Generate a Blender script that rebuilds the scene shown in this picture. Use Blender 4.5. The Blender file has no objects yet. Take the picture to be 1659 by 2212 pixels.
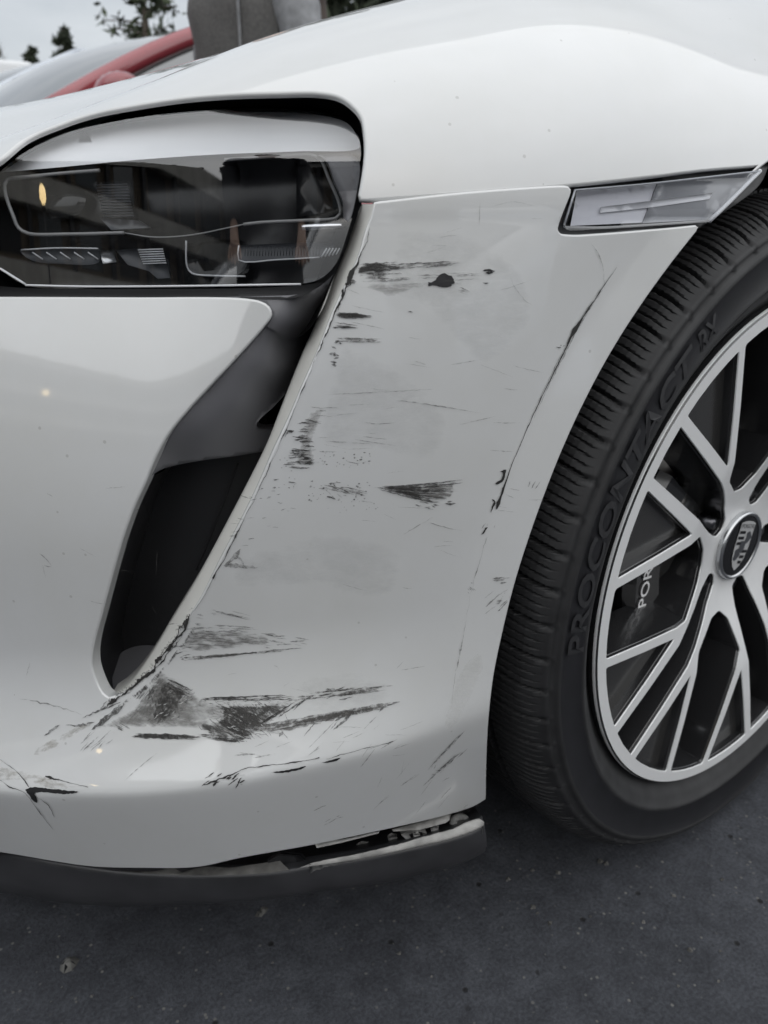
import bpy, bmesh, math, random
import numpy as np
from mathutils import Vector, Matrix
from mathutils.geometry import delaunay_2d_cdt
random.seed(7); rng=np.random.default_rng(7)
scene=bpy.context.scene; COL=scene.collection
# ------------------------------------------------------------------ camera
CAM=np.array([-0.76961,-0.36042,0.71153])
_th=math.radians(21.8229)
_n=np.array([0.59135058,0.2997758,-0.74862471]); _n/=np.linalg.norm(_n)
_up=np.array([0,-math.cos(_th),-math.sin(_th)]); _up-=_n*(_up@_n); _up/=np.linalg.norm(_up)
_X=np.cross(-_n,_up)
RW=np.array([_X,-_n,_up])              # lens axes (right, down, forward) -> world
cd=bpy.data.cameras.new('camera'); cam=bpy.data.objects.new('camera',cd); COL.objects.link(cam)
_r,_u,_b=RW@np.array([1,0,0]),RW@np.array([0,-1,0]),RW@np.array([0,0,-1])
cam.matrix_world=Matrix(((_r[0],_u[0],_b[0],CAM[0]),(_r[1],_u[1],_b[1],CAM[1]),(_r[2],_u[2],_b[2],CAM[2]),(0,0,0,1)))
cd.sensor_fit='VERTICAL'; cd.sensor_height=36; cd.sensor_width=27; cd.lens=27.0
cd.clip_start=0.02; cd.clip_end=2000
cd.dof.use_dof=True; cd.dof.focus_distance=0.56; cd.dof.aperture_fstop=9.0
scene.camera=cam
# ------------------------------------------------------------------ sky, sun, exposure
SUN_EL,SUN_AZ=32.0,196.0
world=bpy.data.worlds.new('World'); scene.world=world; world.use_nodes=True
nt=world.node_tree; nt.nodes.clear()
def wn(t,**k):
    n=nt.nodes.new(t)
    for a,b in k.items(): setattr(n,a,b)
    return n
sky=wn('ShaderNodeTexSky',sky_type='NISHITA',sun_disc=False,sun_elevation=math.radians(SUN_EL),sun_rotation=math.radians(SUN_AZ),dust_density=3.0,air_density=1.0)
tc=wn('ShaderNodeTexCoord'); mp=wn('ShaderNodeMapping'); mp.inputs['Scale'].default_value=(1.6,1.6,4.0)
nz=wn('ShaderNodeTexNoise'); nz.inputs['Scale'].default_value=1.7; nz.inputs['Detail'].default_value=7; nz.inputs['Roughness'].default_value=0.56
rp=wn('ShaderNodeValToRGB'); rp.color_ramp.elements[0].position=0.36; rp.color_ramp.elements[1].position=0.66
rp.color_ramp.elements[0].color=(6.2,6.6,7.0,1); rp.color_ramp.elements[1].color=(8.4,8.7,9.0,1)
mx=wn('ShaderNodeMix',data_type='RGBA'); mx.inputs[0].default_value=0.9
bg=wn('ShaderNodeBackground'); bg.inputs['Strength'].default_value=0.062; wo=wn('ShaderNodeOutputWorld')
L=nt.links.new
L(tc.outputs['Generated'],mp.inputs['Vector']); L(mp.outputs['Vector'],nz.inputs['Vector']); L(nz.outputs['Fac'],rp.inputs['Fac'])
sx_=wn('ShaderNodeSeparateXYZ'); L(tc.outputs['Generated'],sx_.inputs[0])
# overcast dome: three times brighter overhead than at the horizon, as cloud cover is
lum=wn('ShaderNodeMapRange'); lum.inputs['From Min'].default_value=0.0; lum.inputs['From Max'].default_value=1.0; lum.inputs['To Min'].default_value=0.78; lum.inputs['To Max'].default_value=1.0
L(sx_.outputs['Z'],lum.inputs['Value']); ml=wn('ShaderNodeMix',data_type='RGBA',blend_type='MULTIPLY'); ml.inputs[0].default_value=1.0; L(rp.outputs['Color'],ml.inputs[6]); L(lum.outputs['Result'],ml.inputs[7])
L(sky.outputs['Color'],mx.inputs[6]); L(ml.outputs[2],mx.inputs[7]); L(mx.outputs[2],bg.inputs['Color']); L(bg.outputs['Background'],wo.inputs['Surface'])
sd=bpy.data.lights.new('sun','SUN'); sd.energy=1.4; sd.angle=math.radians(162); sd.color=(1,0.995,0.985)
sun=bpy.data.objects.new('sun',sd); COL.objects.link(sun)
_az=math.radians(SUN_AZ); _el=math.radians(SUN_EL)
_d=Vector((math.sin(_az)*math.cos(_el),math.cos(_az)*math.cos(_el),math.sin(_el)))
sun.rotation_euler=_d.to_track_quat('Z','Y').to_euler(); sun.location=(0,0,30)
vs=scene.view_settings; vs.view_transform='Standard'; vs.look='None'; vs.exposure=0.90; vs.gamma=1.0; vs.use_curve_mapping=False
scene.cycles.max_bounces=10; scene.cycles.transparent_max_bounces=16; scene.cycles.caustics_reflective=False; scene.cycles.caustics_refractive=False
scene.cycles.use_denoising=True
from mathutils.kdtree import KDTree
_KD={}
F=2250/1.35624                       # focal length in the 1659-wide picture
def rays(px):
    px=np.atleast_2d(np.asarray(px,float))
    r=np.c_[(px[:,0]-829.5)/F,(px[:,1]-1106)/F,np.ones(len(px))]
    return r@RW.T
def project(P):
    q=(np.atleast_2d(P)-CAM)@RW
    return np.c_[q[:,0]/q[:,2]*F+829.5,q[:,1]/q[:,2]*F+1106],q[:,2]
# plan outline of the nose
XC,AA,BB,YC,PP=-0.15,0.72,0.985,0.972,2.4
def _mk():
    t=np.linspace(0,1,4001); 
    a=np.linspace(0,math.pi/2,6001)
    x=np.concatenate([XC-AA*np.sin(a)**(2/PP)]); y=YC-BB*np.cos(a)**(2/PP)
    y2=2*YC-y[::-1][1:]; x2=x[::-1][1:]
    x=np.r_[XC+3.0,x,x2,XC+3.0]; y=np.r_[y[0],y,y2,y2[-1]]
    s=np.r_[0,np.cumsum(np.hypot(np.diff(x),np.diff(y)))]-3.0
    return s,x,y
_S,_PX,_PY=_mk()
def plan(s):
    x=np.interp(s,_S,_PX); y=np.interp(s,_S,_PY)
    u=np.clip((XC-x)/AA,0,None); v=(YC-y)/BB
    nx=-(u**(PP-1))/AA; ny=-np.sign(v)*(np.abs(v)**(PP-1))/BB
    l=np.hypot(nx,ny); return x,y,nx/l,ny/l
def s_of_x(x): 
    k=len(_S)//2
    return np.interp(-np.asarray(x,float),-_PX[:k],_S[:k])
def sc(s,xs,vs):
    """smooth interpolation over x stations (given front to rear as x)"""
    ss=s_of_x(xs); o=np.argsort(ss); ss=ss[o]; vs=np.asarray(vs,float)[o]
    m=np.gradient(vs,ss)
    s=np.asarray(s,float); c=np.clip(s,ss[0],ss[-1]); i=np.clip(np.searchsorted(ss,c)-1,0,len(ss)-2)
    h=ss[i+1]-ss[i]; t=(c-ss[i])/h
    return (2*t**3-3*t**2+1)*vs[i]+(t**3-2*t**2+t)*h*m[i]+(-2*t**3+3*t**2)*vs[i+1]+(t**3-t**2)*h*m[i+1]
CR_X=[-0.87,-0.6825,-0.6606,-0.6402,-0.6106,-0.5753,-0.5453,-0.5032,-0.4753,-0.4372,-0.36,0.6]
CR_Z=[0.294,0.2965,0.303,0.309,0.316,0.3235,0.327,0.329,0.3305,0.333,0.342,0.347]
CR_O=[0.0398,0.0385,0.0384,0.0383,0.0381,0.0365,0.0339,0.0286,0.0228,0.0135,0.004,0.0]
ZW=0.364
def bump_o(s,z):
    x,y,nx,ny=plan(s)
    zc=sc(s,CR_X,CR_Z); oc=sc(s,CR_X,CR_O)
    k=(z-zc)/0.105
    A=np.where(k<0,oc*(1-2*k),oc*np.clip(1-k,0,1)**2)
    B=oc-0.22*(zc-z)
    e=0.004
    o=0.5*(A+B)-0.5*np.sqrt((A-B)**2+e*e)
    # fullness of the moulding: leans back above mid height, tucks in below
    fr=np.clip((np.asarray(s,float)-0.36)/0.12,0,1); fr=fr*fr*(3-2*fr); zr=0.715-0.055*fr; zm=0.53-0.03*fr; kq=(0.42+0.75*fr)*np.clip((np.asarray(s,float)-0.14)/0.14,0,1)
    dq=np.minimum(z,zr)-zm; o=o+kq*((zr-zm)**2-np.where(dq>0,dq**2,dq**2/(1+(dq/0.075)**2)))
    r=np.hypot(x,z-ZW)
    d=(0.425-r); o=o+0.16*0.5*(d+np.sqrt(d*d+0.004**2))*np.clip((z-0.2)/0.1,0,1)
    return o
def bump(s,z,dep=0.0):
    x,y,nx,ny=plan(s); o=bump_o(s,z)-dep
    return np.stack([x+nx*o,y+ny*o,np.asarray(z)+0*x],-1)
FE_X=[-0.80,-0.70,-0.62,-0.55,-0.48,-0.40,-0.30,-0.1,0.2,0.8]
FE_H=[0.0311,0.0656,0.1006,0.1276,0.1462,0.1636,0.1863,0.215,0.235,0.25]
FE_W=[0.16,0.18,0.20,0.21,0.22,0.23,0.24,0.26,0.28,0.28]
ZB=0.70
def fend(s,ph,dep=0.0):
    x,y,nx,ny=plan(s); h=sc(s,FE_X,FE_H)-dep; w=sc(s,FE_X,FE_W)-dep
    q=w*(1-np.cos(ph))+dep
    return np.stack([x-nx*q,y-ny*q,ZB+h*np.sin(ph)],-1)
def solve(surf,px,dom,dep=0.0):
    """pixel -> (a,b) of surf, by a coarse grid start and Newton steps"""
    px=np.atleast_2d(np.asarray(px,float)); r=rays(px)
    dep=np.broadcast_to(np.asarray(dep,float),(len(px),))
    key=(id(surf),dom,round(float(dep.mean())/0.006))
    if key not in _KD:
        (a0,a1,na),(b0,b1,nb)=dom; dm=key[2]*0.006
        ga,gb=np.meshgrid(np.linspace(a0,a1,na),np.linspace(b0,b1,nb),indexing='ij'); ga=ga.ravel();gb=gb.ravel()
        G=surf(ga,gb,dm); p,dz=project(G); e=1e-4
        n=np.cross(surf(ga+e,gb,dm)-G,surf(ga,gb+e,dm)-G)
        ok=(np.einsum('ij,ij->i',n,CAM-G)*FACE>0)&(dz>0.05); idx=np.nonzero(ok)[0]
        kd=KDTree(len(idx))
        for i in idx: kd.insert((p[i,0],p[i,1],dz[i]*20),int(i))
        kd.balance(); _KD[key]=(kd,ga,gb,surf)
    kd,ga,gb,_=_KD[key]
    j=np.array([kd.find((x_,y_,8.0))[1] for x_,y_ in px]); A=ga[j].copy();B=gb[j].copy()
    for it in range(9):
        P=surf(A,B,dep); e=1e-5
        Ja=(surf(A+e,B,dep)-P)/e; Jb=(surf(A,B+e,dep)-P)/e
        q,_=project(P); qa,_=project(P+Ja*e*1); qb,_=project(P+Jb*e*1)
        ja=(qa-q)/e; jb=(qb-q)/e; R=px-q
        det=ja[:,0]*jb[:,1]-ja[:,1]*jb[:,0]; det=np.where(np.abs(det)<1e-9,1e-9,det)
        da=(R[:,0]*jb[:,1]-R[:,1]*jb[:,0])/det; db=(ja[:,0]*R[:,1]-ja[:,1]*R[:,0])/det
        A=A+np.clip(da,-.03,.03); B=B+np.clip(db,-.1,.1)
    P=surf(A,B,dep); q,_=project(P); err=np.hypot(*(q-px).T)
    return A,B,P,err
FACE=-1

def skin(s,z,dep=0.0):
    """one continuous outer skin: bumper below ZB, wing above"""
    x,y,nx,ny=plan(s); h=sc(s,FE_X,FE_H); w=sc(s,FE_X,FE_W); z=np.asarray(z,float)+0*x
    sp=np.clip((z-ZB)/h,0,0.97); of=-w*(1-np.sqrt(1-sp*sp))
    o=np.where(z<=ZB,bump_o(s,z),bump_o(s,np.full_like(z,ZB))+of)-dep
    return np.stack([x+nx*o,y+ny*o,z],-1)
DOM_S=((-0.5,0.95,150),(0.10,0.80,90)); DOM_F=((-0.9,0.8,150),(0.0,1.9,80))
def at_skin(px,dep=0.0): return solve(skin,px,DOM_S,dep)[2]
def on_plane(px,p0,nn):
    r=rays(px); t=((np.asarray(p0)-CAM)@nn)/(r@np.asarray(nn)); return CAM+r*t[:,None]
# ------------------------------------------------------------------ materials
MATS={}
def mat(name,base=(0.5,0.5,0.5),rough=0.5,metal=0.0,coat=0.0,coat_rough=0.05,spec=0.5,noise=None,bump=None,var=None,emit=None,ior=1.5):
    """principled material; var=(scale,amount) tints the colour, noise=(scale,amount) the roughness, bump=(scale,strength,distance)"""
    m=bpy.data.materials.new(name); m.use_nodes=True; t=m.node_tree; b=t.nodes['Principled BSDF']
    b.inputs['Base Color'].default_value=(*base,1); b.inputs['Roughness'].default_value=rough; b.inputs['Metallic'].default_value=metal
    b.inputs['Coat Weight'].default_value=coat; b.inputs['Coat IOR'].default_value=1.68; b.inputs['Coat Roughness'].default_value=coat_rough
    b.inputs['Specular IOR Level'].default_value=spec; b.inputs['IOR'].default_value=ior
    tc=t.nodes.new('ShaderNodeTexCoord')
    def noi(sc,det=4):
        n=t.nodes.new('ShaderNodeTexNoise'); n.inputs['Scale'].default_value=sc; n.inputs['Detail'].default_value=det
        t.links.new(tc.outputs['Object'],n.inputs['Vector']); return n
    if var:
        n=noi(var[0],6); r=t.nodes.new('ShaderNodeValToRGB'); a=var[1]
        r.color_ramp.elements[0].position=0.3; r.color_ramp.elements[1].position=0.7
        r.color_ramp.elements[0].color=(*[c*(1-a) for c in base],1); r.color_ramp.elements[1].color=(*[min(1,c*(1+a)) for c in base],1)
        t.links.new(n.outputs['Fac'],r.inputs['Fac']); t.links.new(r.outputs['Color'],b.inputs['Base Color'])
    if noise:
        n=noi(noise[0]); r=t.nodes.new('ShaderNodeMapRange'); r.inputs['To Min'].default_value=max(0.01,rough-noise[1]); r.inputs['To Max'].default_value=rough+noise[1]
        t.links.new(n.outputs['Fac'],r.inputs['Value']); t.links.new(r.outputs['Result'],b.inputs['Roughness'])
    if bump:
        n=noi(bump[0],3); k=t.nodes.new('ShaderNodeBump'); k.inputs['Strength'].default_value=bump[1]; k.inputs['Distance'].default_value=bump[2]
        t.links.new(n.outputs['Fac'],k.inputs['Height']); t.links.new(k.outputs['Normal'],b.inputs['Normal'])
    if emit: b.inputs['Emission Color'].default_value=(*emit[0],1); b.inputs['Emission Strength'].default_value=emit[1]
    MATS[name]=m; return m
PAINT=(0.625,0.632,0.635)
def paint_mat(name,base):
    m=mat(name,base,0.35,coat=1.0,coat_rough=0.04,bump=(520,0.016,0.0006)); t=m.node_tree; b=t.nodes['Principled BSDF']; tc=[n for n in t.nodes if n.type=='TEX_COORD'][0]
    def noi(s,d,r=0.6):
        n=t.nodes.new('ShaderNodeTexNoise'); n.inputs['Scale'].default_value=s; n.inputs['Detail'].default_value=d; n.inputs['Roughness'].default_value=r; t.links.new(tc.outputs['Object'],n.inputs['Vector']); return n
    # road film: uneven dust dulls the lacquer, a few fine specks and dried spots
    n=noi(7,7,0.65); r=t.nodes.new('ShaderNodeMapRange'); r.inputs['From Min'].default_value=0.35; r.inputs['From Max'].default_value=0.7; r.inputs['To Min'].default_value=0.02; r.inputs['To Max'].default_value=0.09; t.links.new(n.outputs['Fac'],r.inputs['Value']); t.links.new(r.outputs[0],b.inputs['Coat Roughness'])
    cr_=t.nodes.new('ShaderNodeValToRGB'); cr_.color_ramp.elements[0].position=0.3; cr_.color_ramp.elements[1].position=0.75; cr_.color_ramp.elements[0].color=(*base,1); cr_.color_ramp.elements[1].color=(base[0]*0.93,base[1]*0.925,base[2]*0.90,1); t.links.new(n.outputs['Fac'],cr_.inputs[0])
    v=t.nodes.new('ShaderNodeTexVoronoi'); v.inputs['Scale'].default_value=95; t.links.new(tc.outputs['Object'],v.inputs['Vector']); sc_=t.nodes.new('ShaderNodeSeparateColor'); t.links.new(v.outputs['Color'],sc_.inputs[0])
    a=t.nodes.new('ShaderNodeMath'); a.operation='GREATER_THAN'; a.inputs[1].default_value=0.88; t.links.new(sc_.outputs[0],a.inputs[0]); d=t.nodes.new('ShaderNodeMath'); d.operation='LESS_THAN'; d.inputs[1].default_value=0.11; t.links.new(v.outputs['Distance'],d.inputs[0]); mu=t.nodes.new('ShaderNodeMath'); mu.operation='MULTIPLY'; t.links.new(a.outputs[0],mu.inputs[0]); t.links.new(d.outputs[0],mu.inputs[1]); m2=t.nodes.new('ShaderNodeMath'); m2.operation='MULTIPLY'; m2.inputs[1].default_value=0.35; t.links.new(mu.outputs[0],m2.inputs[0])
    mx_=t.nodes.new('ShaderNodeMix'); mx_.data_type='RGBA'; t.links.new(m2.outputs[0],mx_.inputs[0]); t.links.new(cr_.outputs[0],mx_.inputs[6]); mx_.inputs[7].default_value=(0.2,0.19,0.17,1); t.links.new(mx_.outputs[2],b.inputs['Base Color'])
paint_mat('paint',PAINT)
mat('paint_edge',(0.66,0.655,0.62),0.4,coat=0.8,coat_rough=0.08,var=(40,0.05))
mat('black_plastic',(0.022,0.022,0.024),0.42,noise=(60,0.08),bump=(1400,0.08,0.0004))
mat('trim_plastic',(0.14,0.14,0.15),0.40,noise=(50,0.06),bump=(1600,0.10,0.0004))
mat('splitter_black',(0.035,0.035,0.038),0.35,noise=(40,0.1),bump=(900,0.06,0.0004),var=(20,0.3))
mat('deep_black',(0.006,0.006,0.007),0.7)
mat('liner',(0.008,0.008,0.008),0.95,spec=0.1)
mat('gasket',(0.012,0.012,0.013),0.45)
mat('bare_plastic',(0.012,0.012,0.014),0.55,var=(200,0.4))
mat('dusty_dark',(0.14,0.137,0.13),0.7,var=(60,0.6))
mat('dusty_plastic',(0.36,0.355,0.34),0.7,var=(60,0.35),bump=(300,0.3,0.001))
mat('tyre',(0.017,0.017,0.018),0.62,var=(45,0.35),noise=(30,0.1),bump=(900,0.12,0.0005))
mat('tyre_band',(0.010,0.010,0.012),0.5,var=(60,0.2))
mat('tyre_letter',(0.022,0.022,0.024),0.6,var=(90,0.25))
mat('alloy_dark',(0.020,0.020,0.021),0.22,coat=0.6,coat_rough=0.1)
mat('insert',(0.034,0.033,0.032),0.22,coat=0.4,coat_rough=0.15)
mat('crest_silver',(0.55,0.55,0.55),0.35,metal=0.3)
mat('barrel',(0.03,0.03,0.032),0.4,metal=0.6)
mat('chrome',(0.75,0.76,0.78),0.12,metal=1.0)
mat('satin_silver',(0.55,0.56,0.57),0.28,metal=1.0)
mat('white_print',(0.88,0.88,0.88),0.5)
mat('lamp_black',(0.008,0.008,0.009),0.25)
mat('lamp_grey',(0.055,0.058,0.065),0.4)
mat('lamp_light',(0.60,0.61,0.63),0.35)
mat('lamp_frame',(0.27,0.27,0.27),0.3)
mat('prism',(0.33,0.335,0.35),0.2)
mat('marker_back',(0.78,0.78,0.82),0.35)
mat('bar_white',(0.70,0.70,0.72),0.4)
mat('disc',(0.25,0.24,0.23),0.35,metal=1.0)
mat('bolt',(0.12,0.12,0.13),0.3,metal=1.0)
mat('primer',(0.50,0.50,0.48),0.75,var=(120,0.12),bump=(200,0.25,0.001))
mat('crack',(0.02,0.019,0.018),0.7)
def alloy():
    m=mat('alloy_cut',(0.78,0.785,0.785),0.30,metal=0.12); t=m.node_tree; b=t.nodes['Principled BSDF']
    tc=[n for n in t.nodes if n.type=='TEX_COORD'][0]
    # turned (lathe-cut) face: very fine concentric grooves about the axle
    sp=t.nodes.new('ShaderNodeSeparateXYZ'); cx=t.nodes.new('ShaderNodeCombineXYZ'); ln=t.nodes.new('ShaderNodeVectorMath'); ln.operation='LENGTH'
    sub=t.nodes.new('ShaderNodeVectorMath'); sub.operation='SUBTRACT'; sub.inputs[1].default_value=(0,0,0.364)
    t.links.new(tc.outputs['Object'],sub.inputs[0]); t.links.new(sub.outputs[0],sp.inputs[0]); t.links.new(sp.outputs['X'],cx.inputs['X']); t.links.new(sp.outputs['Z'],cx.inputs['Y']); t.links.new(cx.outputs[0],ln.inputs[0])
    n=t.nodes.new('ShaderNodeTexNoise'); n.noise_dimensions='1D'; n.inputs['Scale'].default_value=900; t.links.new(ln.outputs['Value'],n.inputs['W'])
    k=t.nodes.new('ShaderNodeBump'); k.inputs['Strength'].default_value=0.18; k.inputs['Distance'].default_value=0.0006
    t.links.new(n.outputs['Fac'],k.inputs['Height']); t.links.new(k.outputs['Normal'],b.inputs['Normal'])
alloy()
def clear_mat(name,ior=1.55,rough=0.02,tint=(1,1,1)):
    m=bpy.data.materials.new(name); m.use_nodes=True; t=m.node_tree; t.nodes.clear()
    o=t.nodes.new('ShaderNodeOutputMaterial'); x=t.nodes.new('ShaderNodeMixShader'); f=t.nodes.new('ShaderNodeFresnel'); f.inputs['IOR'].default_value=ior
    # the same reflectance from either face of the thin cover
    ge=t.nodes.new('ShaderNodeNewGeometry'); mi_=t.nodes.new('ShaderNodeMix'); mi_.inputs[2].default_value=ior; mi_.inputs[3].default_value=1/ior
    t.links.new(ge.outputs['Backfacing'],mi_.inputs[0]); t.links.new(mi_.outputs[0],f.inputs['IOR'])
    g=t.nodes.new('ShaderNodeBsdfGlossy'); g.inputs['Roughness'].default_value=rough; tr=t.nodes.new('ShaderNodeBsdfTransparent'); tr.inputs['Color'].default_value=(*tint,1)
    t.links.new(f.outputs[0],x.inputs[0]); t.links.new(tr.outputs[0],x.inputs[1]); t.links.new(g.outputs[0],x.inputs[2]); t.links.new(x.outputs[0],o.inputs['Surface'])
    MATS[name]=m
clear_mat('lens',2.3,0.015,(0.93,0.94,0.95)); clear_mat('marker_lens',1.6,0.03,(0.92,0.93,0.95)); clear_mat('window_glass',1.9,0.02,(0.25,0.27,0.28))
def smudge_mat(name,base,thr,sx,sy,soft=0.18,rough=0.6,det=8):
    """broken streaky deposit: noise stretched along the rub direction, clear where there is none"""
    m=bpy.data.materials.new(name); m.use_nodes=True; t=m.node_tree; b=t.nodes['Principled BSDF']; o=t.nodes['Material Output']
    b.inputs['Base Color'].default_value=(*base,1); b.inputs['Roughness'].default_value=rough
    uv=t.nodes.new('ShaderNodeUVMap'); mp=t.nodes.new('ShaderNodeMapping'); mp.inputs['Scale'].default_value=(sx,sy,1)
    n=t.nodes.new('ShaderNodeTexNoise'); n.inputs['Scale'].default_value=1.0; n.inputs['Detail'].default_value=det; n.inputs['Roughness'].default_value=0.68; n.inputs['Distortion'].default_value=0.35
    at=t.nodes.new('ShaderNodeAttribute'); at.attribute_name='edge'
    mul=t.nodes.new('ShaderNodeMath'); mul.operation='MULTIPLY'; mr=t.nodes.new('ShaderNodeMapRange'); mr.inputs['From Min'].default_value=thr; mr.inputs['From Max'].default_value=thr+soft
    tr=t.nodes.new('ShaderNodeBsdfTransparent'); x=t.nodes.new('ShaderNodeMixShader')
    mp2=t.nodes.new('ShaderNodeMapping'); mp2.inputs['Scale'].default_value=(sx*0.42,sy*0.22,1); mp2.inputs['Location'].default_value=(3.1,7.7,0)
    n2=t.nodes.new('ShaderNodeTexNoise'); n2.inputs['Scale'].default_value=1.0; n2.inputs['Detail'].default_value=3; n2.inputs['Distortion'].default_value=0.8
    av=t.nodes.new('ShaderNodeMix'); av.inputs[0].default_value=0.42
    t.links.new(uv.outputs[0],mp2.inputs[0]); t.links.new(mp2.outputs[0],n2.inputs['Vector']); t.links.new(n.outputs['Fac'],av.inputs[2]); t.links.new(n2.outputs['Fac'],av.inputs[3])
    t.links.new(uv.outputs[0],mp.inputs[0]); t.links.new(mp.outputs[0],n.inputs['Vector']); t.links.new(av.outputs[0],mul.inputs[0]); t.links.new(at.outputs['Fac'],mul.inputs[1])
    t.links.new(mul.outputs[0],mr.inputs['Value']); t.links.new(mr.outputs[0],x.inputs[0]); t.links.new(tr.outputs[0],x.inputs[1]); t.links.new(b.outputs[0],x.inputs[2]); t.links.new(x.outputs[0],o.inputs['Surface'])
    MATS[name]=m
smudge_mat('smudge_dark',(0.055,0.053,0.050),0.42,5,26,0.16)
smudge_mat('smudge_grey',(0.17,0.165,0.158),0.41,4,22,0.22)
smudge_mat('smudge_faint',(0.34,0.335,0.325),0.38,3,12,0.35)
smudge_mat('smudge_brown',(0.26,0.23,0.18),0.42,6,12,0.45)
smudge_mat('smudge_rough',(0.05,0.048,0.045),0.45,18,22,0.10)
smudge_mat('smudge_haze',(0.24,0.235,0.225),0.37,4,10,0.35)
smudge_mat('smudge_reflection_veil',(0.54,0.545,0.545),0.34,2.0,5,1.5)
def rub_mat(name,base,lo,hi):
    m=mat(name,base,0.6,var=(300,0.35)); t=m.node_tree; b=t.nodes['Principled BSDF']; o=t.nodes['Material Output']; tc=[n for n in t.nodes if n.type=='TEX_COORD'][0]
    n=t.nodes.new('ShaderNodeTexNoise'); n.inputs['Scale'].default_value=230; n.inputs['Detail'].default_value=5; n.inputs['Roughness'].default_value=0.7; t.links.new(tc.outputs['Object'],n.inputs['Vector'])
    r=t.nodes.new('ShaderNodeMapRange'); r.inputs['From Min'].default_value=0.36; r.inputs['From Max'].default_value=0.66; r.inputs['To Min'].default_value=lo; r.inputs['To Max'].default_value=hi; t.links.new(n.outputs['Fac'],r.inputs['Value'])
    tr=t.nodes.new('ShaderNodeBsdfTransparent'); x=t.nodes.new('ShaderNodeMixShader'); t.links.new(r.outputs[0],x.inputs[0]); t.links.new(tr.outputs[0],x.inputs[1]); t.links.new(b.outputs[0],x.inputs[2]); t.links.new(x.outputs[0],o.inputs['Surface'])
rub_mat('scuff_dark',(0.045,0.043,0.041),0.18,1.0); rub_mat('scuff_mid',(0.12,0.116,0.11),0.05,0.7)
# ------------------------------------------------------------------ object helpers
def link(o,parent=None):
    COL.objects.link(o)
    if parent is not None: o.parent=parent
    return o
def mesh_obj(name,V,Fc,material,parent=None,smooth=True,normals=None,mats=None,fm=None):
    if normals is not None:
        Va=np.asarray(V,float); Na=np.asarray(normals,float); G=[]
        for f in Fc:
            q=Va[list(f)]; n_=np.cross(q[1]-q[0],q[2]-q[0])+(np.cross(q[2]-q[0],q[3]-q[0]) if len(f)>3 else 0)
            G.append(tuple(f) if n_@Na[list(f)].sum(0)>=0 else tuple(f[::-1]))
        Fc=G
    me=bpy.data.meshes.new(name); me.from_pydata([tuple(map(float,v)) for v in V],[],[tuple(map(int,f)) for f in Fc])
    for mm in (mats or [material]): me.materials.append(MATS[mm])
    if smooth: me.polygons.foreach_set('use_smooth',[True]*len(me.polygons))
    if fm is not None: me.polygons.foreach_set('material_index',[int(i) for i in fm])
    me.validate(); me.update()
    if normals is not None and len(me.vertices)==len(V): me.normals_split_custom_set_from_vertices([tuple(map(float,n)) for n in normals])
    o=bpy.data.objects.new(name,me); link(o,parent); return o
def bm_obj(name,bm,material,parent=None,smooth=False,mats=None):
    bmesh.ops.recalc_face_normals(bm,faces=bm.faces)
    me=bpy.data.meshes.new(name); bm.to_mesh(me); bm.free()
    for mm in (mats or [material]): me.materials.append(MATS[mm])
    if smooth: me.polygons.foreach_set('use_smooth',[True]*len(me.polygons))
    o=bpy.data.objects.new(name,me); link(o,parent); return o
def empty(name,loc=(0,0,0),rz=0,parent=None):
    o=bpy.data.objects.new(name,None); o.location=loc; o.rotation_euler=(0,0,rz); link(o,parent); return o
def tag(o,label=None,cat=None,group=None,kind=None):
    for k,v in (('label',label),('category',cat),('group',group),('kind',kind)):
        if v: o[k]=v
    return o
def add_box(bm,c,size,rot=None,mi=0,bevel=0.0):
    r=bmesh.ops.create_cube(bm,size=1.0); vs=r['verts']
    M=Matrix.Translation(c)@(rot.to_4x4() if rot is not None else Matrix.Identity(4))@Matrix.Diagonal((*size,1))
    bmesh.ops.transform(bm,matrix=M,verts=vs)
    fs=list({f for v in vs for f in v.link_faces})
    for f in fs: f.material_index=mi
    if bevel>0:
        es=list({e for v in vs for e in v.link_edges}); bmesh.ops.bevel(bm,geom=es,offset=bevel,segments=2,affect='EDGES',profile=0.6)
    return vs
def tube(pts,rad,seg=8,cap=True):
    """vertices and faces of a tube along pts; rad number or list"""
    pts=[np.asarray(p,float) for p in pts]; n=len(pts); rad=[rad]*n if np.isscalar(rad) else rad
    V=[];Fc=[]
    up=np.array([0.13,0.31,0.94])
    for i,p in enumerate(pts):
        t=pts[min(i+1,n-1)]-pts[max(i-1,0)]; t=t/np.linalg.norm(t)
        a=np.cross(t,up); 
        if np.linalg.norm(a)<1e-3: a=np.cross(t,[1,0,0])
        a/=np.linalg.norm(a); b=np.cross(t,a)
        for k in range(seg): 
            w=2*math.pi*k/seg; V.append(p+rad[i]*(a*math.cos(w)+b*math.sin(w)))
    for i in range(n-1):
        for k in range(seg): Fc.append((i*seg+k,i*seg+(k+1)%seg,(i+1)*seg+(k+1)%seg,(i+1)*seg+k))
    if cap: Fc.append(tuple(range(seg))[::-1]); Fc.append(tuple((n-1)*seg+k for k in range(seg)))
    return V,Fc
def grid_faces(nr,nc,flip=False,closed=False):
    Fc=[]
    for i in range(nr-1):
        for j in range(nc if closed else nc-1):
            q=(i*nc+j,i*nc+(j+1)%nc,(i+1)*nc+(j+1)%nc,(i+1)*nc+j); Fc.append(q[::-1] if flip else q)
    return Fc
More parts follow.
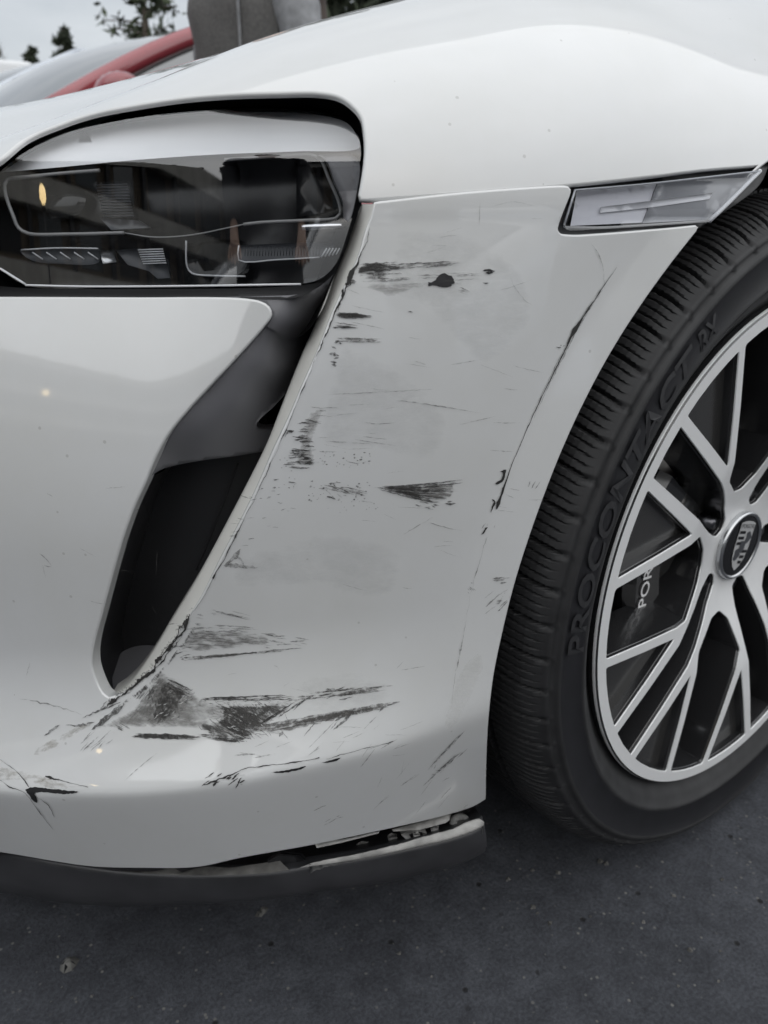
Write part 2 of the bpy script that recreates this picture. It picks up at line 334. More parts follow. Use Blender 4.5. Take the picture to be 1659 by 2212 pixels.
def cr(P,step=8.0):
    """smooth curve through picture points, sampled every step pixels"""
    P=np.asarray(P,float)
    if len(P)==2:
        n=max(1,int(np.hypot(*(P[1]-P[0]))/step)); t=np.linspace(0,1,n+1)[:,None]; return P[0]*(1-t)+P[1]*t
    Q=np.vstack([2*P[0]-P[1],P,2*P[-1]-P[-2]]); out=[]
    for i in range(1,len(Q)-2):
        p0,p1,p2,p3=Q[i-1:i+3]; l=np.hypot(*(p2-p1)); n=max(1,int(round(l/step)))
        d01,d12,d23=[max(1e-6,np.hypot(*(b-a)))**0.5 for a,b in ((p0,p1),(p1,p2),(p2,p3))]
        m1=(p1-p0)/d01-(p2-p0)/(d01+d12)+(p2-p1)/d12; m2=(p2-p1)/d12-(p3-p1)/(d12+d23)+(p3-p2)/d23
        m1*=d12;m2*=d12
        for t in np.linspace(0,1,n,endpoint=False):
            out.append((2*t**3-3*t**2+1)*p1+(t**3-2*t**2+t)*m1+(-2*t**3+3*t**2)*p2+(t**3-t**2)*m2)
    out.append(Q[-2]); return np.array(out)
def loop(*segs,step=8.0):
    out=[]
    for s in segs:
        c=cr(s,step)
        if out and np.hypot(*(out[-1]-c[0]))<0.6: c=c[1:]
        out+=list(c)
    if np.hypot(*(out[0]-out[-1]))<0.6: out=out[:-1]
    return np.array(out)
def inside(pts,loops):
    pts=np.asarray(pts); r=np.zeros(len(pts),bool)
    for L_ in loops:
        x,y=pts[:,0],pts[:,1]; a=np.asarray(L_); b=np.roll(a,-1,0)
        for (x0,y0),(x1,y1) in zip(a,b):
            if y0==y1: continue
            c=((y0>y)!=(y1>y))&(x<(x1-x0)*(y-y0)/(y1-y0)+x0); r^=c
    return r
def bdist(pts,loops):
    pts=np.asarray(pts); d=np.full(len(pts),1e9)
    for L_ in loops:
        a=np.asarray(L_); b=np.roll(a,-1,0)
        for p,q in zip(a,b):
            e=q-p; l=e@e+1e-12; t=np.clip(((pts-p)@e)/l,0,1); d=np.minimum(d,np.hypot(*(pts-p-t[:,None]*e).T))
    return d
def cdt(loops,sp,extra=None):
    """triangulate a region bounded by loops with interior points every sp; returns points, triangles, number of boundary points"""
    loops=[np.asarray(l,float) for l in loops]; B=np.vstack(loops); E=[];k=0
    for l in loops:
        n=len(l); E+=[(k+i,k+(i+1)%n) for i in range(n)]; k+=n
    lo,hi=B.min(0),B.max(0)
    gx=np.arange(lo[0]+sp/2,hi[0],sp); gy=np.arange(lo[1]+sp/2,hi[1],sp*0.87)
    G=np.array([(x+(sp/2 if j%2 else 0),y) for j,y in enumerate(gy) for x in gx]).reshape(-1,2)
    if extra is not None and len(extra): G=np.vstack([G,extra])
    G=G[inside(G,loops)]; G=G[bdist(G,loops)>sp*0.3] if len(G) else G
    A=np.vstack([B,G]); sc_=1.0/max(hi-lo)
    vo,eo,fo,ov,oe,of=delaunay_2d_cdt([Vector((p-lo)*sc_) for p in A],E,[],0,1e-7)
    V=np.array([(v.x,v.y) for v in vo])/sc_+lo; T=np.array([f for f in fo if len(f)==3])
    T=T[inside(V[T].mean(1),loops)]
    mp_={}
    for i,o in enumerate(ov):
        for j in o: mp_[j]=i
    return V,T,[mp_.get(i,-1) for i in range(len(B))]
def snorm(surf,a,b,dep=0.0):
    e=1e-4; n=np.cross(surf(a+e,b,dep)-surf(a-e,b,dep),surf(a,b+e,dep)-surf(a,b-e,dep))
    return -n/np.linalg.norm(n,axis=1)[:,None]
def panel(name,surf,loops,sp,material,parent,roll=0.002,depth=0.012,extra=None,scale=(1,1),dep=0.0):
    """trimmed sheet of a surface: loops in surface coordinates, hemmed round its edge"""
    sc2=np.array(scale); V2,T,bi=cdt([l*sc2 for l in loops],sp,extra*sc2 if extra is not None else None); ab=V2/sc2
    P=surf(ab[:,0],ab[:,1],dep); N=snorm(surf,ab[:,0],ab[:,1],dep)
    # orient
    V=[*P]; NN=[*N]; Fc=[]
    fn=np.cross(P[T[:,1]]-P[T[:,0]],P[T[:,2]]-P[T[:,0]]); sg=np.einsum('ij,ij->i',fn,N[T[:,0]])
    for t,s_ in zip(T,sg): Fc.append(tuple(t) if s_>0 else tuple(t[::-1]))
    k=0
    for l in loops:
        n=len(l); idx=[bi[k+i] for i in range(n)]; k+=n
        p=P[idx]; nn=N[idx]; tg=np.roll(p,-1,0)-np.roll(p,1,0); tg/=np.linalg.norm(tg,axis=1)[:,None]+1e-12
        out=np.cross(tg,nn)
        # which side is outside
        q=(l*sc2); a=np.roll(q,-1,0)-q; area=0.5*np.sum(q[:,0]*np.roll(q[:,1],-1)-q[:,1]*np.roll(q[:,0],-1))
        test=l+0; e=1e-4
        mid=(p+0); # test a point pushed outward: compare with neighbours through the parametrisation
        d_ab=np.c_[-(np.roll(q,-1,0)-np.roll(q,1,0))[:,1],(np.roll(q,-1,0)-np.roll(q,1,0))[:,0]]; d_ab/=np.linalg.norm(d_ab,axis=1)[:,None]+1e-12
        ins=inside(q+d_ab*1e-4,[ll*sc2 for ll in loops]); inn=np.where(ins[:,None],d_ab,-d_ab)/sc2
        inn3=surf(l[:,0]+inn[:,0]*1e-3,l[:,1]+inn[:,1]*1e-3,dep)-surf(l[:,0],l[:,1],dep)
        sgn=-np.sign(np.einsum('ij,ij->i',out,inn3)); sgn=np.where(sgn==0,1,sgn); out=out*sgn[:,None]
        prev=idx; base_dir=np.sign(np.median(sgn))
        for ang,dd in ((30,0),(60,0),(90,0),(90,depth)):
            a_=math.radians(ang); ring=p+out*(roll*math.sin(a_))-nn*(roll*(1-math.cos(a_))+dd); nr=nn*math.cos(a_)+out*math.sin(a_)
            st=len(V); V+=list(ring); NN+=list(nr); cur=list(range(st,st+n))
            for i in range(n):
                j=(i+1)%n; f=(prev[i],prev[j],cur[j],cur[i])
                Fc.append(f if base_dir<0 else f[::-1])
            prev=cur
    return mesh_obj(name,V,Fc,material,parent,normals=NN)
def pxmesh(name,lp,dep,sp,material,parent,holes=(),uv=None,thick=0.0,edge=None,flat=None,solidify=0.0):
    """sheet over a traced outline, dep metres behind the outer skin (number or function of picture points)"""
    V2,T,bi=cdt([lp,*holes],sp); d=dep(V2) if callable(dep) else np.full(len(V2),float(dep))
    P=at_skin(V2,d) if flat is None else flat(V2)
    fn=np.cross(P[T[:,1]]-P[T[:,0]],P[T[:,2]]-P[T[:,0]]); sg=np.einsum('ij,ij->i',fn,CAM-P[T[:,0]])
    Fc=[tuple(t) if s_>0 else tuple(t[::-1]) for t,s_ in zip(T,sg)]; V=list(P)
    if thick>0:
        k=0
        for l in (lp,*holes):
            n=len(l); idx=[bi[k+i] for i in range(n)]; k+=n; c=P[idx].mean(0)
            pb=at_skin(l,(dep(np.asarray(l)) if callable(dep) else float(dep))+thick) if flat is None else None
            st=len(V); dirn=np.array([0.5,0.85,-0.1]); V+=list(P[idx]+dirn*thick)
            for i in range(n):
                j=(i+1)%n; f=(idx[i],st+i,st+j,idx[j]); Fc.append(f)
    o=mesh_obj(name,V,Fc,material,parent)
    me=o.data
    if uv is not None:
        ul=me.uv_layers.new(name='UVMap'); 
        c=V2 if uv is True else uv(V2)
        for lo_ in me.loops:
            ul.data[lo_.index].uv=(c[lo_.vertex_index][0]/100,c[lo_.vertex_index][1]/100) if lo_.vertex_index<len(V2) else (0,0)
    if edge:
        a=me.attributes.new('edge','FLOAT','POINT'); w=np.clip(bdist(V2,[lp,*holes])/edge,0,1); w=w*w*(3-2*w)
        for i in range(len(me.vertices)): a.data[i].value=float(w[i]) if i<len(w) else 0.0
    return o
def text_mesh(body,size=1.0,extrude=0.0,bold=0.0):
    c=bpy.data.curves.new('t','FONT'); c.body=body; c.size=size; c.extrude=extrude; c.offset=bold; c.resolution_u=3
    o=bpy.data.objects.new('t',c); COL.objects.link(o); dg=bpy.context.evaluated_depsgraph_get(); dg.update()
    m=bpy.data.meshes.new_from_object(o.evaluated_get(dg)); V=np.array([v.co[:] for v in m.vertices]); Fc=[tuple(p.vertices) for p in m.polygons]
    bpy.data.objects.remove(o); bpy.data.curves.remove(c); bpy.data.meshes.remove(m); return V,Fc
# ================================================================== the damaged car
car=tag(empty('car',(0,0,0)),'damaged white sports car with scraped front bumper and alloy wheel','car')
S_MID=float(np.interp(YC,_PY[1:-1],_S[1:-1]))
def ab(px,dom=DOM_S,surf=skin): 
    A,B,P,e=solve(surf,px,dom); return np.c_[A,B]
HL_EDGE=[(0,340),(50,300),(125,267),(200,242),(300,222),(400,207),(500,199),(600,196),(690,196),(735,205),(765,225),(785,250),(792,280),(795,320),(792,360),(786,400),(781,428)]
# --- wing
seam=[(783,429),(904,420.6),(1070.7,408.4),(1237,395.6),(1404,377.8),(1515,363.9),(1640,354)]
e1=ab(cr(HL_EDGE,8),DOM_F,fend); e2=ab(cr(seam,12),DOM_F,fend)
xr=np.linspace(-0.17,0.2,14); zr=ZW+np.sqrt(0.405**2-xr**2); hh=sc(s_of_x(xr),FE_X,FE_H)
arch=np.c_[s_of_x(xr),np.arcsin((zr-ZB)/hh)]
x2=np.linspace(0.26,1.6,20); back=np.c_[s_of_x(x2),np.full(20,0.02)]
xs=np.linspace(1.62,-0.15,40); ridge=np.r_[s_of_x(xs),np.linspace(s_of_x(-0.17),0.66,26)]
ph_in=lambda s: 1.42+0*s
top=np.c_[ridge,ph_in(ridge)]
_el=ab([(-150,480),(-110,432),(-70,393),(-35,364)],DOM_F,fend); left=np.vstack([[[_el[0,0]+0.02,1.1],[_el[0,0]+0.02,0.6]],_el])
wing_loop=np.vstack([e1,e2[1:],arch,back,[[s_of_x(1.62),0.5],[s_of_x(1.62),1.0]],top,left])
wing=panel('front_wing',fend,[wing_loop],0.010,'paint',car,roll=0.0022,depth=0.0012,scale=(1,0.2))
# --- bumper skin (the upright blade beside the intake, the lower ledge and the nose are one moulding)
BL_IN=[(812,441),(806,470),(795,497),(780,550),(762,592),(725,670),(690,760),(655,840),(630,900),(595,975),(555,1065),(520,1135),(480,1210),(435,1298),(410,1337),(365,1405),(325,1455),(285,1488),(262,1504)]
BL_OUT=[(781,441),(770,470),(760,500),(750,530),(725,590),(680,700),(650,770),(622,840),(597,905),(575,960),(520,1070),(490,1127),(470,1165),(422,1253),(370,1338),(325,1413),(285,1468),(250,1501),(235,1511)]
FAS=[(0,645),(300,646.5),(450,646.5),(530,650),(562,656),(578,666),(582,680),(570,698),(540,733),(500,777),(450,830),(400,885),(360,935),(330,990),(310,1040),(285,1095),(260,1165),(235,1253),(215,1328),(200,1383),(194,1418),(195,1444),(205,1474),(220,1501),(235,1511)]
TOPB=[(812,441),(1015,419),(1215,405.5),(1227,406.5)]; TOPC=[(1227,406.5),(1231,411),(1229,420),(1205,484),(1203,498),(1210,508),(1235,512),(1300,509),(1400,501),(1509,490)]
ARCH=[(1509,490),(1448,567),(1380,661.5),(1315.6,763.5),(1259,869),(1213.6,967.5),(1175.9,1062),(1141.9,1156.4),(1108,1264),(1081.4,1372),(1062.5,1466.8),(1051.2,1580),(1048.2,1674.6),(1048,1726.7)]
BOT=[(1048,1726.7),(1021,1742),(971,1758),(907,1774),(822,1793),(676,1824),(587,1840),(516,1853),(425,1872),(300,1874),(200,1871),(125,1861),(50,1848),(0,1840)]
b_top=ab(cr(TOPB,8)); b_cut=ab(cr(TOPC,5)); b_arch=ab(cr(ARCH,8)); b_bot=ab(cr(BOT,8))
off=np.array([[0.72,0.150],[0.78,0.145],[0.9,0.14],[1.05,0.14],[S_MID,0.14],[2*S_MID-0.75,0.145],[2*S_MID-0.45,0.2],[2*S_MID-0.4,0.45],[2*S_MID-0.45,0.66],[2*S_MID-0.75,0.69],[S_MID,0.69],[1.0,0.69],[0.82,0.69],[0.73,0.69],[0.69,0.675],[0.66,0.66],[0.62,0.656]])
b_fas=ab(cr(FAS,8)); b_bl=ab(cr(BL_IN[::-1],8))
bump_loop=np.vstack([b_top,b_cut[1:],b_arch[1:],b_bot[1:],off,b_fas,b_bl[:-1]])
se=np.linspace(0.18,1.1,200); ex=np.vstack([np.c_[se,sc(se,CR_X,CR_Z)+d] for d in (-0.014,-0.009,-0.005,-0.002,0.001,0.004,0.008,0.013)])
bumper=panel('front_bumper',skin,[bump_loop],0.0075,'paint',car,roll=0.0016,depth=0.010,extra=ex)
# forward-facing return of the blade
bi_=cr(BL_IN,8); n_=len(bi_); tt=np.linspace(0,1,n_); _bo=cr(BL_OUT,4); _l=np.r_[0,np.cumsum(np.hypot(*np.diff(_bo,axis=0).T))]; _l/=_l[-1]
_li=np.r_[0,np.cumsum(np.hypot(*np.diff(bi_,axis=0).T))]; _li/=_li[-1]
bo_=np.c_[np.interp(_li,_l,_bo[:,0]),np.interp(_li,_l,_bo[:,1])]
rows=[];DEPB=0.013
for f_,d_ in ((0,0),(0.10,0.0010),(0.22,0.0028),(0.5,0.0068),(0.82,0.0112),(0.94,0.0135),(1.0,0.0165)):
    rows.append(at_skin(bi_*(1-f_)+bo_*f_,d_*np.clip(np.minimum(_li,1-_li)*14+0.25,0,1)))
last=rows[-1]; rows.append(last+np.array([0.012,0.016,0]))
rows.append(last+np.array([0.05,0.035,0]))
V=np.vstack(rows); blade=mesh_obj('blade_edge',V,grid_faces(len(rows),n_),'paint_edge',bumper)
# --- bonnet beyond the wing
def bonnet(a,b,dep=0.0):
    # a: along x, b: 0 at the near seam .. 1 at the far seam
    s=np.asarray(a,float); p0=fend(s,ph_in(s)); x0,y0,z0=p0[:,0],p0[:,1],p0[:,2]
    b=np.asarray(b,float); yy=y0+0.004+(2*YC-2*y0-0.008)*b; u=4*b*(1-b)
    zc=0.826+0.17*(x0+0.5)-z0
    return np.stack([x0-0.05*u*np.clip((s-0.2)*2,0,1),yy,z0-0.001+zc*u**2-dep],-1)
sb=np.linspace(s_of_x(0.9),0.72,50); bb=np.linspace(0,1,40); ga,gb=np.meshgrid(sb,bb,indexing='ij')
hood=mesh_obj('bonnet',bonnet(ga.ravel(),gb.ravel()),grid_faces(50,40,flip=True),'paint',car)
# nose cap between the bonnet and the bumper
_b1=np.linspace(0.0,1.0,60); _lo=skin(np.linspace(0.685,2*S_MID-0.685,60),np.full(60,0.690)); _hi=bonnet(np.full(60,0.72),_b1); rows=[]
for f_ in np.linspace(0,1,9): rows.append(_lo*(1-f_)+_hi*f_+np.array([0,0,1.0])*(0.035*math.sin(math.pi*f_))+np.array([-1.0,0,0])*(0.02*math.sin(math.pi*f_)))
mesh_obj('nose_cap',np.vstack(rows),grid_faces(9,60),'paint',car)
# body side behind the wheel
_za=np.linspace(0.22,0.695,24); _xa=np.sqrt(0.405**2-(_za-ZW)**2); _ar=np.c_[s_of_x(_xa),_za]
side_loop=np.vstack([_ar,np.c_[s_of_x(np.linspace(0.30,1.6,14)),np.full(14,0.697)],np.c_[s_of_x(np.linspace(1.6,0.40,12)),np.full(12,0.215)]])
panel('body_side',skin,[side_loop],0.03,'paint',car,roll=0.002,depth=0.006)
# far wing and the rear of the near wing are out of the picture; added black boxes underneath block the light
bm=bmesh.new(); add_box(bm,(0.15,1.05,0.45),(1.0,1.20,0.5)); add_box(bm,(0.75,1.0,0.21),(2.3,1.5,0.08)); tray=bm_obj('underbody_light_block',bm,'liner',car)
# --- headlight bowl
BOWL=HL_EDGE[:]+[(781,441),(770,470),(750,530),(725,590),(690,680),(640,730),(560,700),(420,690),(200,690),(0,690),(-90,690),(-110,560),(-100,430),(-60,385)]
bl=loop(BOWL+[BOWL[0]],step=14)
def housing():
    r0=at_skin(bl,0.0030); c=np.array([-0.50,0.235,0.70]); r1=at_skin(bl,0.035); r2=r1*0.6+c*0.4+np.array([0.03,0.05,0]); 
    n=len(bl); V=np.vstack([r0,r1,r2,[c+np.array([0.04,0.07,0])]]); Fc=grid_faces(3,n,closed=True)+[(2*n+i,2*n+(i+1)%n,3*n) for i in range(n)]
    return mesh_obj('headlight',V,Fc,'deep_black',car)
head=housing()
# --- headlight internals (depths behind the skin)
def bar(px,rad_px,dep,name,material,parent,seg=8,step=10):
    c=cr(px,step); P=at_skin(c,dep); d=np.linalg.norm(P-CAM,axis=1).mean(); V,Fc=tube(P,rad_px/F*d,seg); return mesh_obj(name,V,Fc,material,parent)
def plate(px,dep,name,material,parent,sp=30,thick=0.006,curved=True): 
    return pxmesh(name,loop(list(px)+[px[0]],step=12) if curved else loop(*[[a,b] for a,b in zip(px,px[1:]+px[:1])],step=14),dep,sp,material,parent,thick=thick)
LENS=[(-60,455),(-40,410),(0,372),(30,345),(75,317),(150,285),(225,267),(325,250),(425,240),(550,234),(650,237),(710,245),(750,260),(772,285),(784,318),(781,350),(772,420),(758,480),(742,535),(722,575),(690,603),(650,613),(450,617),(300,618),(55,616),(0,578),(-50,520)]
ll=loop(LENS+[LENS[0]],step=12)
def lens_s(s,z,dep=0.0):
    # upright cover that turns back sharply under the wing edge
    x,y,nx,ny=plan(s); z=np.asarray(z,float)+0*x; k=np.clip(z-0.7365,0,None)
    o=-0.012-0.09*(z-0.655)-22.0*k*k-dep; return np.stack([x+nx*o,y+ny*o,z],-1)
lens=pxmesh('lens',ll,0,14,'lens',head,flat=lambda v:solve(lens_s,v,DOM_S)[2])
# inner wall behind the cover: black mask with the two main openings
back=pxmesh('reflector_mask',loop(LENS+[LENS[0]],step=16),0.060,26,'lamp_black',head)
# pale upper shelf that shows through the top of the cover
SH=[(5,372),(75,325),(150,293),(325,258),(550,242),(700,250),(750,266),(770,292),(778,318),(640,327),(480,333),(300,345),(120,362)]
plate(SH,lambda v:0.026+0.012*np.clip((330-v[:,1])/90,0,1),'upper_shelf','lamp_light',head,thick=0.0)
# daylight frame: two rounded arms of a light guide
fr1=[(268,503),(150,506),(60,504),(40,492),(28,465),(12,420),(10,398),(16,388),(60,382),(140,374),(215,368)]
fr2=[(485,345),(560,340),(640,334),(672,334),(692,344),(710,385),(733,440),(735,462),(726,471),(660,476),(560,481),(526,485)]
bar(fr1,3.4,0.030,'light_guide','lamp_frame',head); bar(fr2,3.4,0.030,'light_guide','lamp_frame',head)
bar([(268,503),(330,512),(410,508),(526,485)],1.3,0.034,'light_guide','lamp_frame',head)
# projector: ring, glass, fins
def ring(cx,cy,r,dep,w,name,material,parent,ry=None,a0=0,a1=360):
    ry=ry or r; a=np.radians(np.linspace(a0,a1,40)); px=np.c_[cx+r*np.cos(a),cy+ry*np.sin(a)]; P=at_skin(px,dep); d=np.linalg.norm(P-CAM,axis=1).mean(); V,Fc=tube(P,w/F*d,6); return mesh_obj(name,V,Fc,material,parent)
def dome(cx,cy,rx,ry,dep,bul,name,material,parent):
    V=[];n=20
    for k in range(6):
        f=k/5; a=np.linspace(0,2*np.pi,n,endpoint=False); px=np.c_[cx+rx*(1-f)*np.cos(a),cy+ry*(1-f)*np.sin(a)]; V.append(at_skin(px,dep-bul*math.sqrt(1-(1-f)**2)))
    return mesh_obj(name,np.vstack(V),grid_faces(6,n,closed=True),material,parent)
mat('projector_glass',(0.012,0.0125,0.013),0.12,spec=0.5)
dome(120,430,66,50,0.052,0.004,'projector','projector_glass',head)
for k in range(12): bar([(207+k*1.5,400+k*6.2),(275+k*1.2,398+k*6.2)],1.5,0.040,'cooling_fin','lamp_grey',head,seg=4,step=30)
plate([(200,393),(285,391),(300,470),(232,478)],0.048,'fin_carrier','lamp_black',head,curved=False)
plate([(215,470),(300,476),(325,492),(240,497)],0.038,'carrier_foot','lamp_grey',head,curved=False)
# blind area at the outer end
plate([(640,345),(668,345),(690,395),(722,455),(640,470)],0.052,'side_mask','lamp_black',head,curved=False)
plate([(684,334),(760,334),(776,350),(770,420),(752,480),(742,468),(742,440),(722,390),(704,346)],0.018,'side_bezel','trim_plastic',head,thick=0.01,sp=20)
bar([(652,492),(700,489),(746,487)],7,0.030,'chrome_bar','chrome',head)
# lower row
plate([(42,541),(120,538),(212,538),(214,566),(120,569),(80,566),(56,556)],0.034,'turn_reflector','lamp_grey',head)
for k in range(5): bar([(70+k*30,545),(92+k*30,560)],1.4,0.030,'reflector_rib','lamp_light',head,seg=4,step=30)
bar([(46,540),(120,536),(212,537)],1.6,0.030,'reflector_trim','lamp_light',head,seg=5,step=20)
plate([(215,540),(244,540),(252,566),(222,570)],0.032,'mirror_facet','satin_silver',head,curved=False)
plate([(250,540),(300,536),(360,560),(368,600),(340,602),(322,586),(276,572)],0.034,'bracket','lamp_grey',head,curved=False)
for k in range(7): bar([(298+k*1.8,540+k*5),(352+k*1.2,538+k*5)],1.4,0.030,'cooling_fin','lamp_light',head,seg=4,step=30)
plate([(402,526),(530,524),(536,588),(520,596),(414,592),(398,570)],0.044,'projector','projector_glass',head)
bar([(402,520),(404,575),(414,590),(470,596),(530,597)],2.0,0.040,'projector_ring','lamp_light',head,seg=5)
plate([(518,530),(600,526),(700,524),(724,528),(712,546),(690,556),(600,560),(516,562)],0.032,'side_reflector','lamp_grey',head)
for k in range(26): bar([(530+k*6.4,533),(529+k*6.4,553)],0.9,0.0295,'reflector_rib','lamp_black',head,seg=4,step=30)
for k in range(5): bar([(694+k*8,556-k*1.5),(706+k*7,536)],1.7,0.029,'reflector_rib','lamp_light',head,seg=4,step=30)
bar([(516,530),(516,562),(600,561),(690,556)],1.5,0.029,'reflector_trim','lamp_light',head,seg=5,step=20)
bar([(55,616),(180,619),(400,618),(650,614)],2.2,0.012,'lens_edge','lamp_light',head,seg=6)
bar([(0,580),(55,614)],2.4,0.013,'lens_edge','lamp_light',head,seg=6)
# --- side marker lamp
MK=[(1240,409),(1400,394),(1560,376),(1645,367),(1532,480),(1400,488),(1290,495),(1226,497),(1216,490),(1218,478)]
mkl=loop([(1240,409),(1400,394),(1560,376),(1645,367)],[(1645,367),(1532,480)],[(1532,480),(1400,488),(1290,495),(1228,497),(1217,491),(1218,478)],[(1218,478),(1240,409)],step=10)
CUT=loop([(1227,400),(1400,380),(1520,366),(1662,354)],[(1662,354),(1640,400),(1509,495)],[(1509,495),(1400,506),(1300,514),(1235,517),(1207,512),(1198,498),(1200,484)],[(1200,484),(1227,400)],step=12)
marker=pxmesh('side_marker_lamp',CUT,0.014,22,'gasket',car,thick=0.02)
tag(marker,label='clear slanted side marker lamp set in the bumper corner')
pxmesh('lens',mkl,0.0005,16,'marker_lens',marker,thick=0.006)
pxmesh('reflector',loop([(1246,413),(1640,371)],[(1640,371),(1530,474)],[(1530,474),(1232,488)],[(1232,488),(1246,413)],step=14),0.010,24,'marker_back',marker)
plate([(1298,447),(1420,432),(1540,416),(1532,430),(1415,447),(1296,460)],0.0085,'light_bar','bar_white',marker,curved=False,thick=0.0004)
plate([(1420,396),(1560,380),(1638,371),(1531,474),(1425,480),(1388,482)],0.009,'end_prism','prism',marker,curved=False,thick=0.002,sp=24)
bar([(1532,478),(1580,432),(1642,369)],4.0,0.0025,'lens_rim','lamp_light',marker,step=20)
bar([(1222,491),(1300,492),(1420,485),(1530,477)],2.4,0.002,'lens_rim','lamp_frame',marker,step=20)
bar([(1242,411),(1219,486)],2.0,0.002,'lens_rim','lamp_light',marker,step=20)
bar([(1242,411),(1400,397),(1640,370)],1.8,0.002,'lens_rim','lamp_light',marker,step=20)
# --- dark trim of the air curtain: flush beside the nose skin, deep beside the blade
def rbf(ctrl,eps=220.0):
    C_=np.array([c[:2] for c in ctrl],float); v=np.array([c[2] for c in ctrl]); m=len(C_)
    def phi(d): return np.sqrt(d*d+30.0**2)
    K=phi(np.hypot(C_[:,None,0]-C_[None,:,0],C_[:,None,1]-C_[None,:,1])); w=np.linalg.solve(K,v)
    def f(px): px=np.atleast_2d(px); return phi(np.hypot(px[:,None,0]-C_[None,:,0],px[:,None,1]-C_[None,:,1]))@w
    return f
tr_dep=rbf([(582,655,.006),(500,645,.006),(590,690,.005),(545,735,.005),(450,838,.005),(360,945,.005),(322,1030,.006),(660,650,.020),(690,640,.032),(720,600,.040),(640,700,.020),(700,660,.050),(600,800,.024),(665,730,.055),(530,880,.018),(620,840,.055),(440,930,.012),(560,920,.040),(590,930,.055),(480,985,.030),(565,985,.052),(380,1002,.022),(760,520,.030),(740,560,.036)])
TRIM=loop([(430,643),(530,645),(566,652),(582,663),(587,681),(575,702),(545,737),(505,782),(455,835),(405,890),(365,940),(335,995),(316,1040)],[(316,1040),(335,1022),(355,1012),(395,1002),(450,993),(510,985),(590,972)],[(590,972),(640,850),(705,690),(760,560)],[(760,560),(742,562),(715,598),(680,625),(640,636),(560,640),(430,643)],step=9)
SLOT=loop([(618,850),(590,880),(562,905),(554,918),(560,925),(600,925)],[(600,925),(618,850)],step=6)
trim=pxmesh('air_curtain_trim',TRIM,tr_dep,10,'trim_plastic',car,holes=[SLOT],thick=0.02)
tag(trim,label='dark grey plastic S-shaped trim of the air curtain')
# soft ridge running down the trim
# tunnel behind: side wall by the nose, back plate, floor
W_IN=cr([(316,1036),(287,1095),(262,1165),(237,1253),(217,1328),(202,1383),(196,1418),(197,1444),(207,1474),(222,1501),(237,1512)],8)
W_MID=cr([(352,1018),(325,1065),(298,1140),(270,1235),(250,1310),(238,1370),(233,1412),(238,1445),(245,1470),(254,1488),(262,1492)],8)
k_=min(len(W_IN),len(W_MID)); _f=lambda c,n:np.c_[np.interp(np.linspace(0,1,n),np.linspace(0,1,len(c)),c[:,0]),np.interp(np.linspace(0,1,n),np.linspace(0,1,len(c)),c[:,1])]
a_,b_=_f(W_IN,40),_f(W_MID,40)
V=np.vstack([at_skin(a_,0.004),at_skin(a_*0.9+b_*0.1,0.008),at_skin(a_*0.5+b_*0.5,0.022),at_skin(b_,0.045),at_skin(b_,0.045)+np.array([0.05,0.06,0])])
mesh_obj('intake_wall',V,grid_faces(5,40),'black_plastic',trim)
pxmesh('intake_back',loop([(340,1010),(600,970),(560,1080),(430,1330),(290,1500),(240,1500),(220,1420),(250,1290)] +[(340,1010)],step=16),0.075,24,'black_plastic',trim)
pxmesh('intake_floor',loop([(240,1440),(262,1410),(300,1395),(345,1400),(330,1440),(280,1490),(250,1502)]+[(240,1440)],step=10),lambda v:0.030+0.045*np.clip((1500-v[:,1])/110,0,1),12,'trim_plastic',trim)
bar([(515,1000),(470,1120),(425,1230)],2.5,0.060,'flap_edge','deep_black',trim)
# sill under the headlight
pxmesh('lamp_sill',loop([(-60,612),(55,622),(300,624),(600,620),(700,610)],[(700,610),(650,640),(430,644),(0,642),(-60,642)],[(-60,642),(-60,612)],step=14),lambda v:0.006+0.03*np.clip((640-v[:,1])/25,0,1),14,'deep_black',trim)
# --- splitter
SPT=[(-80,1836),(0,1846),(60,1855),(125,1867),(250,1884.5),(350,1891),(450,1892.5),(575,1887.5),(633,1880),(700,1869),(765,1859.6),(829,1847),(872,1838),(978,1813),(1025,1796),(1046,1783)]
SPB=[(-80,1915),(0,1927),(60,1938),(125,1950),(250,1957),(350,1954),(450,1948),(575,1938),(633,1930),(700,1921),(765,1912),(829,1902),(872,1894),(978,1868),(1015,1852),(1030,1840)]
def plain(o0):
    def f(s,z,dep=0.0):
        x,y,nx,ny=plan(s); o=o0-dep; return np.stack([x+nx*o,y+ny*o,np.asarray(z)+0*x],-1)
    return f
ct=cr(SPT,10); cb=_f(cr(SPB,10),len(ct)); nS=len(ct); rows=[]
DOM_P=((0.1,0.95,140),(0.02,0.4,60))
t0=solve(plain(0.012),ct,DOM_P)[2]; b0=solve(plain(-0.006),cb,DOM_P)[2]
dirn=(t0-b0); nrm=np.cross(np.gradient(t0,axis=0),dirn); nrm/=np.linalg.norm(nrm,axis=1)[:,None]; nrm*=np.sign(np.einsum('ij,ij->i',nrm,CAM-t0))[:,None]
for f_ in (0,0.06,0.2,0.4,0.6,0.8,0.94,1.0): rows.append(t0*(1-f_)+b0*f_+nrm*(0.010*math.sin(math.pi*f_)))
inn=np.array([0.55,0.83,0.0])
rows=[t0+inn*0.09+np.array([0,0,-0.05]),t0+inn*0.016+np.array([0,0,-0.004]),t0+inn*0.012+np.array([0,0,0.0]),t0+inn*0.003+np.array([0,0,0.0012])]+rows+[b0+inn*0.01+np.array([0,0,-0.002]),b0+inn*0.25]
splitter=mesh_obj('front_splitter',np.vstack(rows),grid_faces(len(rows),nS),'splitter_black',car)
tag(splitter,label='black front splitter torn loose at its wheel end')
